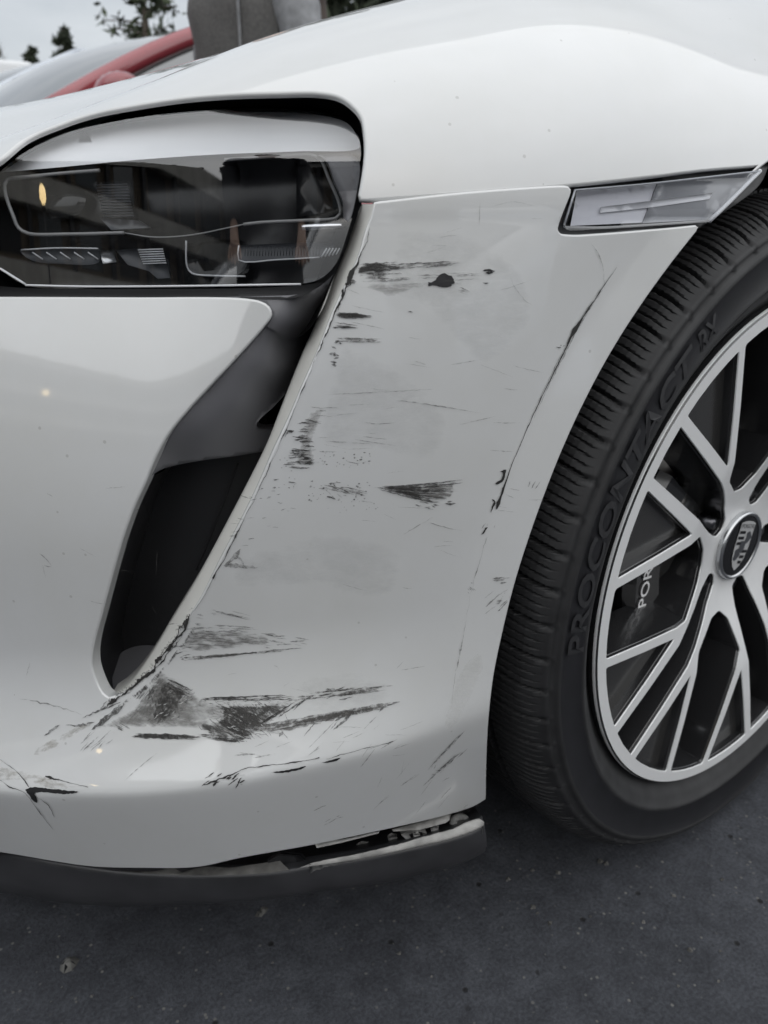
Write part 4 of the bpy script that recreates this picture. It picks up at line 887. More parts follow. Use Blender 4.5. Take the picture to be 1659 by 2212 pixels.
def parked_car(name,loc,rz,L_,W_,H_,belt,paint,label,cowl,roof0,roof1,tail,group=None,hood_z=None,raked=0.0):
    """nose towards -x; stations measured from the front axle line: cowl (screen foot), roof0/roof1 (roof ends), tail (rear glass foot)"""
    root=tag(empty(name,loc,rz),label,'car',group)
    w=W_/2; fx,rx=-0.9,L_-0.9; hz=hood_z or belt-0.05
    # body: side profile lofted over the width with tumblehome
    prof=[(fx,0.35),(fx-0.02,0.55),(fx+0.06,hz-0.12),(fx+0.25,hz-0.04),(cowl-0.25,hz+0.03),(cowl,belt),(tail,belt+0.03),(rx-0.08,belt-0.0),(rx,0.7),(rx-0.02,0.35)]
    bm=bmesh.new(); rws=[]
    for yk,zk,xk in ((-1.0,0.0,0.06),(-0.985,0.5,0.03),(-0.9,0.97,0.0),(-0.6,1.0,-0.01),(0,1.015,-0.02),(0.6,1.0,-0.01),(0.9,0.97,0.0),(0.985,0.5,0.03),(1.0,0.0,0.06)):
        rws.append([bm.verts.new((x+(xk if x<1 else -xk),yk*w,0.35+(z-0.35)*(zk if zk>0 else 0.25))) for x,z in prof])
    for a,b in zip(rws,rws[1:]):
        for i in range(len(prof)-1): bm.faces.new((a[i],a[i+1],b[i+1],b[i]))
    bm.faces.new(rws[0][::-1]); bm.faces.new(rws[-1])
    body=bm_obj('body',bm,paint,root,smooth=True)
    bm=bmesh.new(); add_box(bm,((fx+rx)/2,0,0.30),(L_-0.3,W_-0.1,0.24),bevel=0.05); bm_obj('sill',bm,'rubber_dark',root)
    # cabin
    wr=w-0.20; wb=w-0.06
    A=np.array; c0,c1=A((cowl,-wb,belt-0.01)),A((cowl,wb,belt-0.01)); r0,r1=A((roof0,-wr,H_)),A((roof0,wr,H_)); q0,q1=A((roof1,-wr,H_-0.02)),A((roof1,wr,H_-0.02)); t0,t1=A((tail,-wb,belt)),A((tail,wb,belt))
    def glass(nm,P): bm=bmesh.new(); quad_slab(bm,P,0.006); return bm_obj(nm,bm,'car_glass',root)
    # bowed screens: strips across the width
    def bowed(nm,lo0,lo1,hi0,hi1,bow):
        V=[];n=12;m=8
        for j in range(m+1):
            for i in range(n+1):
                f=i/n; lo=lo0*(1-f)+lo1*f; hi=hi0*(1-f)+hi1*f; p=lo+(hi-lo)*(j/m); p=p+np.array([bow*4*f*(1-f)*(1-0.5*j/m),0,(0.03+0.05*4*f*(1-f))*math.sin(math.pi*j/m)]); V.append(p)
        return mesh_obj(nm,V,grid_faces(m+1,n+1),'car_glass',root)
    bowed('windscreen',c0,c1,r0,r1,-0.24); bowed('rear_window',t0,t1,q0,q1,0.08)
    m_=(roof0+roof1)/2
    for sg,(a,b,c,d) in ((-1,(c0,r0,q0,t0)),(1,(c1,r1,q1,t1))):
        pm_b=A((m_,a[1],belt)); pm_t=A((m_,b[1],H_-0.01))
        inset=A((0,-sg*0.012,0))
        glass('side_window',[a+inset,pm_b+inset,pm_t+inset,b+inset]); glass('side_window',[pm_b+inset,d+inset,c+inset,pm_t+inset])
        for nm,(p,q),rd in (('pillar',(a,b),(0.042,0.036)),('pillar',(pm_b,pm_t),(0.035,0.03)),('pillar',(d,c),(0.06,0.05))):
            pts=[p+(q-p)*f+A((0,0,0.03*math.sin(math.pi*f))) for f in np.linspace(-0.03,1.0,9)]; V,f=tube(pts,[rd[0]*(1-f)+rd[1]*f for f in np.linspace(0,1,9)],8); mesh_obj(nm,V,f,paint,root)
        V,f=tube([b+(c-b)*f+A((0,0,0.02*math.sin(math.pi*f))) for f in np.linspace(0,1,7)],0.036,8); mesh_obj('roof_rail',V,f,paint,root)
        V,f=tube([a*1.0+A((0.02,0,0.015)),pm_b+A((0,0,0.012)),d],0.018,6); mesh_obj('window_seal',V,f,'grey_seal',root)
        # quarter-light bar
        p=a*0.72+pm_b*0.28; q=b*0.80+pm_t*0.20; V,f=tube([p+inset*-0.5,q+inset*-0.5],0.016,6); mesh_obj('quarter_bar',V,f,'grey_seal',root)
        # mirror
        bm=bmesh.new(); bmesh.ops.create_icosphere(bm,subdivisions=3,radius=1.0); 
        for v in bm.verts: v.co=Vector((v.co.x*0.085+cowl+0.20,v.co.y*0.11+sg*(w+0.10),v.co.z*0.06+belt+0.045+0.02*v.co.y*sg))
        bm_obj('mirror',bm,paint,root,smooth=True)
        V,f=tube([(cowl+0.24,sg*(w-0.03),belt+0.03),(cowl+0.23,sg*(w+0.06),belt+0.07)],0.03,8); mesh_obj('mirror_arm',V,f,'rubber_dark',root)
    V=[];n=8
    for j in range(n+1):
        for i in range(n+1):
            x=roof0+(roof1-roof0)*j/n; y=-wr+2*wr*i/n; V.append((x,y,H_+0.035*math.sin(math.pi*j/n)**0.7+0.03*math.sin(math.pi*i/n)))
    mesh_obj('roof',V,grid_faces(n+1,n+1),paint,root)
    for x in (0.0,L_-1.9):
        for sg in (-1,1):
            V=[];pr=[(0.19,0),(0.26,0.02),(0.31,0.015),(0.335,-0.03),(0.335,-0.18),(0.28,-0.2)]
            for r_,y_ in pr: V+=[(x+r_*math.cos(t),sg*(w-0.02+y_),0.335+r_*math.sin(t)) for t in np.linspace(0,2*math.pi,28,endpoint=False)]
            mesh_obj('tyre',V,grid_faces(len(pr),28,closed=True),'rubber_dark',root)
            V,f=[],[]
            V=[(x,sg*(w-0.03),0.335)]+[(x+0.2*math.cos(t),sg*(w-0.015 if k%2 else w-0.05),0.335+0.2*math.sin(t)) for k,t in enumerate(np.linspace(0,2*math.pi,20,endpoint=False))]
            mesh_obj('wheel_disc',V,[(0,1+k,1+(k+1)%20) for k in range(20)],'satin_silver',root,smooth=False)
    for sg in (-1,1):
        bm=bmesh.new(); bmesh.ops.create_icosphere(bm,subdivisions=2,radius=1.0)
        for v in bm.verts: v.co=Vector((fx+0.10+v.co.x*0.09,sg*(w-0.25)+v.co.y*0.17,hz-0.16+v.co.z*0.07))
        bm_obj('headlamp',bm,'lamp_light',root,smooth=True)
    return root
parked_car('parked_car',(0,3.82,0),0,4.6,1.86,1.45,1.05,'red_paint','red car with pale reflecting windscreen parked behind the white bonnet',0.13,1.02,2.4,3.2,hood_z=1.0)
parked_car('parked_car',(0.0,6.95,0),0,4.7,1.92,1.74,1.2,'silver_paint','silver blue car parked between the red car and the white van',0.22,1.25,2.5,3.4,hood_z=1.1)
mat('navy_paint',(0.02,0.03,0.06),0.3,coat=0.8,coat_rough=0.05)
parked_car('parked_car',(-5.2,-7.2,0),math.radians(90),4.5,1.84,1.46,1.0,'navy_paint','dark blue car added unseen across the lane for bumper reflections',0.2,1.0,2.3,3.1)  # this and the next two are added to put shapes into the paint reflections
parked_car('parked_car',(-2.4,-7.4,0),math.radians(90),4.6,1.86,1.62,1.08,'white_paint','white car added unseen across the lane for bumper reflections',0.2,1.05,2.5,3.3)
parked_car('parked_car',(0.5,-7.2,0),math.radians(90),4.4,1.82,1.46,1.0,'silver_paint','silver car added unseen across the lane for bumper reflections',0.2,1.0,2.3,3.1)
# white van
def van(loc):
    root=tag(empty('white_van',loc),'white van with dark side window parked at the far left','van')
    prof=[(-2.2,0.4),(-2.25,0.95),(-1.5,1.25),(-0.75,2.6),(2.6,2.65),(2.65,0.4)]
    bm=bmesh.new(); a=[bm.verts.new((x,-0.95,z)) for x,z in prof]; b=[bm.verts.new((x,0.95,z)) for x,z in prof]; n=len(prof)
    bm.faces.new(a); bm.faces.new(b[::-1])
    for i in range(n): bm.faces.new((a[i],b[i],b[(i+1)%n],a[(i+1)%n]))
    bmesh.ops.bevel(bm,geom=bm.edges[:],offset=0.09,segments=3,affect='EDGES',profile=0.6)
    bm_obj('body',bm,'white_paint',root,smooth=True)
    for x0,x1,z0,z1 in ((-0.75,-0.05,1.6,2.4),(0.1,1.1,1.6,2.4),(1.3,2.4,1.6,2.4)):
        bm=bmesh.new(); add_box(bm,((x0+x1)/2,-0.955,(z0+z1)/2),(x1-x0,0.02,z1-z0),bevel=0.008); bm_obj('side_window',bm,'car_glass',root)
    bm=bmesh.new(); quad_slab(bm,[(-1.47,-0.75,1.33),(-0.86,-0.75,2.42),(-0.86,0.75,2.42),(-1.47,0.75,1.33)],-0.02); bm_obj('windscreen',bm,'car_glass',root)
    for x in (-1.4,1.7):
        for sg in (-1,1):
            V=[];pr=[(0.0,0),(0.2,0.0),(0.34,0.01),(0.35,-0.04),(0.35,-0.2)]
            for r_,y_ in pr: V+=[(x+r_*math.cos(t),sg*(0.95+y_),0.35+r_*math.sin(t)) for t in np.linspace(0,2*math.pi,24,endpoint=False)]
            mesh_obj('tyre',V,grid_faces(len(pr),24,closed=True),'rubber_dark',root)
    return root
van((0.1,13.95,0))
# ---- trees
mat('bark',(0.09,0.075,0.06),0.9,var=(12,0.4),bump=(30,0.5,0.01))
mat('needles',(0.045,0.060,0.030),0.8,var=(3,0.5)); mat('needles_dark',(0.032,0.042,0.024),0.8,var=(3,0.5)); mat('bare_twig',(0.16,0.15,0.14),0.9)
def conifer(loc,h,spread,label,nb=46,dens_=130,leaf='needles',bare=0.25,cat='tree',leafs=0.20,group='trees beyond the car park'):
    root=tag(empty('conifer_tree',loc),label,cat,group); r_=np.random.default_rng(int(abs(loc[0])*31+loc[1]*7))
    P=[np.array([0.02*h*math.sin(3*f+1)*0.15,0,h*f]) for f in np.linspace(0,1,10)]
    V,f=tube(P,[h*0.018*(1-0.93*k/9)+0.01 for k in range(10)],8); V=list(V);Fc=list(f); LV=[];LF=[]
    for b in range(nb):
        fz=bare+(1-bare)*(b+r_.uniform(0,1))/nb; a=r_.uniform(0,2*math.pi); ln=spread*(1-fz)**0.7*r_.uniform(0.5,1.1)+0.06*spread
        p0=np.array([0,0,h*fz]); d=np.array([math.cos(a),math.sin(a),r_.uniform(0.0,0.35)]); pts=[p0+d*ln*t+np.array([0,0,-0.12*ln*t*t]) for t in (0,0.4,0.75,1.0)]
        v,f=tube(pts,[h*0.0035,h*0.0028,h*0.002,h*0.001],5); o=len(V); V+=list(v); Fc+=[tuple(i+o for i in q) for q in f]
        for k in range(int(dens_*ln/spread)+8):
            t=r_.uniform(0.25,1.05); c=pts[0]+(pts[-1]-pts[0])*t+r_.normal(0,0.10,3)*ln*0.9; s_=leafs*r_.uniform(0.5,1.3); u=r_.normal(size=3); u/=np.linalg.norm(u); w=np.cross(u,r_.normal(size=3)); w/=np.linalg.norm(w)
            o=len(LV); LV+=[c-u*s_,c+w*s_*0.28,c+u*s_,c-w*s_*0.28]; LF.append((o,o+1,o+2,o+3))
    mesh_obj('trunk',V,Fc,'bark',root); mesh_obj('crown',LV,LF,leaf,root,smooth=False); return root
def put(px,py_z,dist):
    """ground spot seen in direction px at a distance"""
    r=rays([(px,442)])[0]; r=r/np.hypot(r[0],r[1]); p=CAM+r*dist; return (float(p[0]),float(p[1]),0.0)
conifer(put(352,0,30),11.0,2.3,'tall open pine standing behind the red car',nb=64,dens_=34,leafs=0.24)
conifer(put(186,0,46),8.6,2.1,'small dark pine standing above the silver blue car',nb=40,dens_=140,leaf='needles_dark',leafs=0.3,bare=0.5)
conifer(put(116,0,60),9.9,2.2,'round topped conifer behind the windscreen of the silver car',nb=34,dens_=170,leaf='needles_dark',leafs=0.34,bare=0.5)
conifer(put(42,0,62),10.2,1.5,'narrow conifer just above the white van',nb=34,dens_=170,leaf='needles_dark',leafs=0.3,bare=0.5)
conifer(put(700,0,20),9.5,3.4,'broad dark conifer behind the standing person',nb=80,dens_=160,leaf='needles_dark',leafs=0.26,bare=0.12)
conifer(put(800,0,24),10.5,3.6,'dark conifer rising over the white wing of the car',nb=80,dens_=160,leaf='needles_dark',leafs=0.28,bare=0.12)
def bare_tree(loc,h,label):
    root=tag(empty('bare_tree',loc),label,'tree','trees beyond the car park'); r_=np.random.default_rng(3); V=[];Fc=[];TV=[];TF=[]
    def limb(p,d,ln,rad,lev):
        nonlocal V,Fc,TV,TF
        q=[p+d*ln*t+np.array([0,0,0.05*ln*t*t])+(r_.normal(0,0.03,3)*ln if t>0 else 0) for t in (0,0.35,0.7,1.0)]
        v,f=tube(q,[rad,rad*0.85,rad*0.7,rad*0.55],5); T_=(V,Fc) if lev<1 else (TV,TF); o=len(T_[0]); T_[0].extend(v); T_[1].extend([tuple(i+o for i in z) for z in f])
        if lev>=4: return
        for k in range(4 if lev else 7):
            b=q[1+r_.integers(0,3)]; e=d+r_.normal(0,0.5,3); e[2]=abs(e[2])*0.8+0.25; e/=np.linalg.norm(e); limb(b,e,ln*r_.uniform(0.5,0.68),rad*0.5,lev+1)
    limb(np.array([0,0,0.0]),np.array([0,0,1.0]),h*0.45,h*0.016,0)
    mesh_obj('trunk',V,Fc,'bark',root); mesh_obj('crown',TV,TF,'bare_twig',root); return root
bare_tree(put(75,0,55),10.5,'leafless pale tree between the two small conifers')
# ---- long building across the lane, behind the viewpoint: it shows only as a reflection
mat('concrete',(0.48,0.46,0.42),0.85,var=(1.5,0.15)); mat('brown_clad',(0.16,0.125,0.09),0.7,var=(2,0.3)); mat('dark_recess',(0.02,0.02,0.022),0.6); mat('facade_glass',(0.05,0.06,0.065),0.08,spec=0.8)
bld=tag(empty('apartment_building',(0,-24.0,0)),'long brown apartment building with balcony bands mirrored in the headlight','building')
bm=bmesh.new(); add_box(bm,(-2,-5.3,4.0),(46,9.0,8.0)); bm_obj('wall',bm,'brown_clad',bld)
for k in range(3):
    bm=bmesh.new(); add_box(bm,(-2,-0.25,2.35+2.5*k),(46.2,1.1,0.85)); bm_obj('balcony_band',bm,'concrete',bld)
for k in range(13):
    bm=bmesh.new(); add_box(bm,(-24+k*3.7,0.0,4.0),(0.35,0.5,7.9)); bm_obj('column',bm,'dark_recess',bld)
for k in range(12):
    for j in range(3):
        bm=bmesh.new(); add_box(bm,(-22.1+k*3.7,-0.79,1.15+2.5*j),(2.0,0.06,1.3)); bm_obj('window',bm,'facade_glass' if (k+j)%3 else 'dark_recess',bld)
# second wing of the same block, across the end of the lane
bm=bmesh.new(); add_box(bm,(-31.0,22.0,4.0),(9.0,62.0,8.0)); bm_obj('wall',bm,'brown_clad',bld)
for k in range(3):
    bm=bmesh.new(); add_box(bm,(-26.2,22.0,2.35+2.5*k),(1.1,62.0,0.85)); bm_obj('balcony_band',bm,'concrete',bld)
for k in range(17):
    bm=bmesh.new(); add_box(bm,(-26.0,-7.6+k*3.7,4.0),(0.5,0.35,7.9)); bm_obj('column',bm,'dark_recess',bld)
    for j in range(3):
        bm=bmesh.new(); add_box(bm,(-26.47,-5.7+k*3.7,1.15+2.5*j),(0.06,2.0,1.3)); bm_obj('window',bm,'facade_glass' if (k+j)%3 else 'dark_recess',bld)
bm=bmesh.new(); add_box(bm,(-2,-4.6,8.15),(47,11.5,0.3)); bm_obj('roof',bm,'dark_recess',bld)

# ---- person standing between the two cars
mat('wool',(0.10,0.097,0.094),0.9,var=(120,0.2),bump=(260,0.4,0.002)); mat('dark_wool',(0.02,0.021,0.025),0.9); mat('sleeve',(0.24,0.245,0.255),0.85,var=(30,0.25),bump=(220,0.5,0.002)); mat('brown_cloth',(0.055,0.042,0.036),0.85,var=(20,0.3)); mat('denim',(0.05,0.055,0.07),0.85,var=(20,0.25)); mat('skin',(0.55,0.36,0.27),0.5); mat('hair',(0.05,0.035,0.025),0.6); mat('shoe',(0.02,0.02,0.02),0.5)
def person(loc,rz,label,coat='wool',slv='sleeve',bag=True):
    root=tag(empty('person',loc,rz),label,'person')
    # body: one skinned figure, facing -x
    J={'pel':(0,0,0.93),'wai':(0,0,1.08),'che':(0.01,0,1.28),'nek':(0.01,0,1.46),'hd0':(-0.01,0,1.53),'hd1':(-0.02,0,1.63),'hd2':(-0.01,0,1.72)}
    for s_,n in ((-1,'l'),(1,'r')):
        J.update({n+'hip':(0,s_*0.09,0.90),n+'kne':(-0.02,s_*0.10,0.49),n+'ank':(0.02,s_*0.10,0.09),n+'toe':(-0.12,s_*0.11,0.04),n+'sho':(0.02,s_*0.18,1.40),n+'elb':(0.05,s_*0.25,1.13),n+'wri':(-0.12,s_*0.22,0.95),n+'pal':(-0.17,s_*0.21,0.91)})
        for k in range(5): J[n+'f%da'%k]=(-0.205+0.004*k,s_*(0.21+0.018*(k-2)),0.875+0.004*abs(k-2)); J[n+'f%db'%k]=(-0.225+0.006*k,s_*(0.21+0.020*(k-2)),0.845+0.006*abs(k-2))
    Rr={'pel':.13,'wai':.12,'che':.14,'nek':.055,'hd0':.065,'hd1':.085,'hd2':.06,'hip':.085,'kne':.055,'ank':.04,'toe':.035,'sho':.06,'elb':.042,'wri':.028,'pal':.03}
    E=[('pel','wai'),('wai','che'),('che','nek'),('nek','hd0'),('hd0','hd1'),('hd1','hd2')]
    for n in 'lr': E+=[('pel',n+'hip'),(n+'hip',n+'kne'),(n+'kne',n+'ank'),(n+'ank',n+'toe'),('che',n+'sho'),(n+'sho',n+'elb'),(n+'elb',n+'wri'),(n+'wri',n+'pal')]+[(n+'pal',n+'f%da'%k) for k in range(5)]+[(n+'f%da'%k,n+'f%db'%k) for k in range(5)]
    K=list(J); me=bpy.data.meshes.new('body'); me.from_pydata([J[k] for k in K],[(K.index(a),K.index(b)) for a,b in E],[]); o=bpy.data.objects.new('body',me); link(o,root); me.materials.append(MATS['skin'])
    md=o.modifiers.new('s','SKIN'); md.use_smooth_shade=True; sv=me.skin_vertices[0].data
    for i,k in enumerate(K):
        r_=Rr.get(k) or Rr.get(k[1:]) or 0.009; sv[i].radius=(r_,r_); sv[i].use_root=(k=='pel')
    o.modifiers.new('u','SUBSURF').levels=2; o.modifiers['u'].render_levels=2
    # face
    for y in (-0.03,0.03):
        bm=bmesh.new(); bmesh.ops.create_icosphere(bm,subdivisions=2,radius=0.012); bmesh.ops.translate(bm,verts=bm.verts,vec=(-0.098,y,1.635)); bm_obj('eye',bm,'white_print',root,smooth=True)
    V,f=tube([(-0.095,0,1.645),(-0.118,0,1.605),(-0.10,0,1.598)],[0.008,0.014,0.01],8); mesh_obj('nose',V,f,'skin',root)
    bm=bmesh.new(); bmesh.ops.create_icosphere(bm,subdivisions=3,radius=1.0)
    for v in bm.verts: v.co=Vector((0.005+v.co.x*0.105,v.co.y*0.098,1.675+v.co.z*0.085+(0.02 if v.co.x<-0.3 else -0.04*max(0,v.co.x))))
    bm_obj('hair',bm,'hair',root,smooth=True)
    # coat: elliptical sections with folds
    V=[];n=40;lv=np.linspace(0.72,1.47,26)
    for z in lv:
        a=np.interp(z,[0.72,0.95,1.08,1.30,1.40,1.47],[0.185,0.175,0.155,0.165,0.13,0.07]); b=np.interp(z,[0.72,0.95,1.08,1.30,1.40,1.47],[0.22,0.215,0.185,0.215,0.20,0.08])
        for k in range(n):
            w=2*math.pi*k/n; fo=1+0.055*math.sin(5*w+z*6)*max(0.6,(1.25-z)/0.5)+0.035*math.sin(9*w+11*z)*math.sin(4*w+z*7)+0.022*math.sin(15*w-17*z)+0.016*math.sin(z*30+5*w); V.append((0.01+a*fo*math.cos(w),b*fo*math.sin(w),z+0.006*math.sin(3*w)))
    mesh_obj('coat',V,grid_faces(len(lv),n,closed=True),coat,root)
    for k in (0.0,):
        P=[V[i*n+int((0.62+k*0.18)*n)] for i in range(1,len(lv)-2)]; P=[np.array(q)+np.array([-0.004,-0.004,0]) for q in P]; v_,f_=tube(P,0.005,6); mesh_obj('coat_edge',v_,f_,slv,root)
    for s_ in (-1,1):
        pts=[np.array(J[('l' if s_<0 else 'r')+k])*1.0 for k in ('sho','elb','wri')]; P=[pts[0]+np.array([0,-s_*0.03,0.02])]+[pts[0]+(pts[1]-pts[0])*f for f in np.linspace(0.1,1,8)]+[pts[1]+(pts[2]-pts[1])*f for f in np.linspace(0.15,0.97,8)]
        V,f=tube(P,[0.085,0.088,0.083,0.078,0.078,0.07,0.074,0.069,0.07]+[0.064,0.067,0.058,0.061,0.053,0.055,0.048,0.047],14); mesh_obj('sleeve',V,f,slv,root)
        pts=[np.array(J[('l' if s_<0 else 'r')+k]) for k in ('hip','kne','ank')]; P=[pts[0]+(pts[1]-pts[0])*f for f in np.linspace(0,1,7)]+[pts[1]+(pts[2]-pts[1])*f for f in np.linspace(0.15,0.98,6)]
        V,f=tube(P,[0.108,0.105,0.10,0.09,0.085,0.082,0.078,0.075,0.077,0.072,0.074,0.070,0.072],14); mesh_obj('trouser_leg',V,f,'denim',root)
        bm=bmesh.new(); bmesh.ops.create_icosphere(bm,subdivisions=3,radius=1.0)
        for v in bm.verts: v.co=Vector((-0.05+v.co.x*0.14,s_*0.105+v.co.y*0.05,max(0.0,0.045+v.co.z*0.055)))
        bm_obj('shoe',bm,'shoe',root,smooth=True)
    # brown bag at the back
    if not bag: return root
    V=[];n=24
    for z,a,b in ((0.95,0.02,0.10),(0.97,0.06,0.13),(1.15,0.07,0.14),(1.36,0.06,0.13),(1.42,0.03,0.10)):
        for k in range(n): w=2*math.pi*k/n; V.append((0.235+a*math.cos(w),b*math.sin(w),z))
    mesh_obj('backpack',V,grid_faces(5,n,closed=True),'brown_cloth',root)
    return root
person((0.60,2.28,0),math.radians(12),'person in a grey wool coat standing between the cars')
person((-1.62,-1.30,0),math.radians(-126),'person in dark clothes behind the viewpoint, mirrored in the bumper',coat='dark_wool',slv='dark_wool',bag=False)
# ---- lit street lamp whose glint shows in the headlight
mat('lamp_glow',(1,0.8,0.5),0.5,emit=((1.0,0.74,0.36),3.2)); mat('lamp_post',(0.08,0.08,0.085),0.5,metal=0.5)
_a,_b,_p,_e=solve(lens_s,[(92,420)],DOM_S); _nn=snorm(lens_s,_a,_b)[0]; _vv=(_p[0]-CAM)/np.linalg.norm(_p[0]-CAM); _rf=_vv-2*(_vv@_nn)*_nn
LP_=_p[0]+_rf*(21.0/np.hypot(_rf[0],_rf[1])); print('lamp at',LP_,_rf)
lamp=tag(empty('street_lamp',(float(LP_[0]),float(LP_[1]),0)),'lit street lamp with a warm globe, mirrored in the headlight','street lamp'); hz_=float(max(2.6,LP_[2]))
V,f=tube([(0,0,0),(0,0,0.3),(0,0,hz_-0.35)],[0.12,0.06,0.05],12); mesh_obj('post',V,f,'lamp_post',lamp)
bm=bmesh.new(); bmesh.ops.create_icosphere(bm,subdivisions=3,radius=0.24); bmesh.ops.translate(bm,verts=bm.verts,vec=(0,0,hz_)); bm_obj('globe',bm,'lamp_glow',lamp,smooth=True)
V,f=tube([(0,0,hz_-0.38),(0,0,hz_-0.26)],[0.10,0.16],14); mesh_obj('collar',V,f,'lamp_post',lamp)
# ================================================================== scrapes, chips and cracks on the bumper skin
OFF=-0.0007
rotm=lambda a:(lambda v:(v-400)@np.array([[math.cos(a),-math.sin(a)],[math.sin(a),math.cos(a)]]))
class Marks:
    def __init__(s): s.P=[];s.F=[]
    def strand(s,px,w,jit=0.0,step=7.0,taper=(0.25,0.45),wj=0.25):
        c=cr(px,step); n=len(c)
        if n<3: c=cr([c[0],(c[0]+c[-1])/2,c[-1]],2); n=len(c)
        t=np.gradient(c,axis=0); t/=np.linalg.norm(t,axis=1)[:,None]+1e-9; nn=np.c_[-t[:,1],t[:,0]]; f=np.linspace(0,1,n)
        prof=np.clip(f/taper[0],0,1)**0.7*np.clip((1-f)/taper[1],0,1)**0.7
        c=c+nn*(rng.normal(0,1,n)*jit)[:,None]; hw=(w/2*prof*(1+rng.normal(0,wj,n)))[:,None]
        o=len(s.P); s.P+=list(c+nn*hw)+list(c-nn*hw)
        for i in range(n-1): s.F.append((o+i,o+i+1,o+n+i+1,o+n+i))
        return s
    def poly(s,px,step=5.0,jit=0.8):
        lp=loop(list(px)+[px[0]],step=step); lp=lp+rng.normal(0,jit,lp.shape); V,T,_=cdt([lp],step*1.6); o=len(s.P); s.P+=list(V); s.F+=[tuple(t+o) for t in T]; return s
    def fan(s,a,b,n,w,spread_a,spread_b,len_=(0.4,1.0),jit=0.6,curve=0.0):
        """n near-parallel strands between segment a and segment b"""
        a=np.asarray(a,float);b=np.asarray(b,float); d=b-a; L_=np.hypot(*d); nn=np.array([-d[1],d[0]])/L_
        for k in range(n):
            u=rng.uniform(-1,1); p=a+nn*u*spread_a; q=b+nn*u*spread_b; l=rng.uniform(*len_); st=rng.uniform(0,1-l)if l<1 else 0
            m=(p+q)/2+nn*curve*rng.normal(0,1); x0=p+(q-p)*st; x1=p+(q-p)*(st+l); s.strand([x0,(x0+x1)/2+nn*rng.normal(0,1)*curve,x1],w*rng.uniform(0.5,1.4),jit)
        return s
    def slashes(s,x0,x1,y0,y1,n,ln,w,ang=0.0,angj=0.12):
        for k in range(n):
            x,y=rng.uniform(x0,x1),rng.uniform(y0,y1); l=rng.uniform(*ln); a=ang+rng.normal(0,angj); d=np.array([math.cos(a),math.sin(a)])*l/2; s.strand([(x-d[0],y-d[1]),(x,y+rng.normal(0,0.6)),(x+d[0],y+d[1])],w*rng.uniform(0.5,1.5),0.3,step=4)
        return s
    def dots(s,x0,x1,y0,y1,n,r):
        for k in range(n):
            x,y=rng.uniform(x0,x1),rng.uniform(y0,y1); q=rng.uniform(*r); a=np.linspace(0,2*np.pi,6)[:-1]; o=len(s.P); s.P+=[np.array([x+q*rng.uniform(0.6,1.8)*math.cos(w),y+q*rng.uniform(0.5,1)*math.sin(w)]) for w in a]; s.F.append(tuple(range(o,o+5)))
        return s
    def crack(s,px,w,jit=0.8,step=3.0,rag=0.6):
        """one ragged opening: width wanders along its length; w number or function of the point index fraction"""
        c=cr(px,step); n=len(c); t=np.gradient(c,axis=0); t/=np.linalg.norm(t,axis=1)[:,None]+1e-9; nn=np.c_[-t[:,1],t[:,0]]; f=np.linspace(0,1,n)
        def sm(k): a=rng.normal(0,1,n+2*k); return np.convolve(a,np.ones(2*k+1)/math.sqrt(2*k+1),'valid')
        c=c+nn*(sm(3)*jit)[:,None]+nn*(sm(1)*jit*0.4)[:,None]; W=(w(f) if callable(w) else np.full(n,float(w)))*np.exp(rag*sm(2)*0.7+rag*sm(6)*0.6)
        hw=(np.minimum(W,14)/2)[:,None]; o=len(s.P); s.P+=list(c+nn*hw)+list(c-nn*hw*0.6)
        for i in range(n-1): s.F.append((o+i,o+i+1,o+n+i+1,o+n+i))
        return s
    def done(s,material,name='scuff_mark',label=None,off=OFF,parent=None):
        P=at_skin(np.array(s.P),off); o=mesh_obj(name,P,s.F,material,parent or bumper)
        me=o.data; fl=[]
        for p in me.polygons:
            pass
        if label: o['label']=label
        o['kind']='stuff'
        return o
# 1 smear below the bumper's top corner
M=Marks(); M.fan((772,577),(850,577),16,4,9,7,(0.3,0.8)).fan((800,580),(1003,566),16,2.6,7,4,(0.15,0.5)).fan((772,578),(905,570),8,3,8,8,(0.2,0.5)); M.poly([(801,590),(812,586),(832,587),(843,591),(828,595),(806,595)]); M.poly([(757,607),(763,604),(769,607),(766,613),(758,613)])
M.done('scuff_dark')
M=Marks(); M.fan((775,600),(890,597),16,3,10,9,(0.15,0.5)).fan((900,600),(1060,596),9,1.8,8,10,(0.2,0.4)).fan((985,622),(1015,632),5,2,8,4); M.done('scuff_mid')
pxmesh('scuff_mark',loop([(768,566),(800,560),(860,563),(940,556),(1010,566),(930,576),(860,582),(840,596),(790,606),(760,612),(764,588)]+[(768,566)],step=8),OFF+0.0002,9,'smudge_dark',bumper,uv=True,edge=14)
pxmesh('scuff_mark',loop([(760,600),(830,592),(900,590),(1010,590),(1040,606),(1010,628),(900,640),(840,660),(790,640),(742,660)]+[(760,600)],step=10),OFF+0.0003,12,'smudge_faint',bumper,uv=True,edge=26)
# 2 chips down to black plastic
M=Marks(); M.poly([(925.6,610),(937,607),(943.6,602),(949,595),(956,591),(966,592),(972,596),(979.6,600),(979,606),(983,611),(975.6,614),(976,618),(951.6,619),(940,616),(925.6,617)],4,0.9); M.strand([(1043,585),(1056,584),(1070,587)],5,0.6,4).strand([(1048,590),(1058,589),(1068,588)],4,0.6,4).strand([(1043,611),(1050,612),(1057,611)],2.4).strand([(880,674),(886,673),(893,675)],2.5)
M.done('bare_plastic','paint_chip','black paint chip on the upper bumper corner')
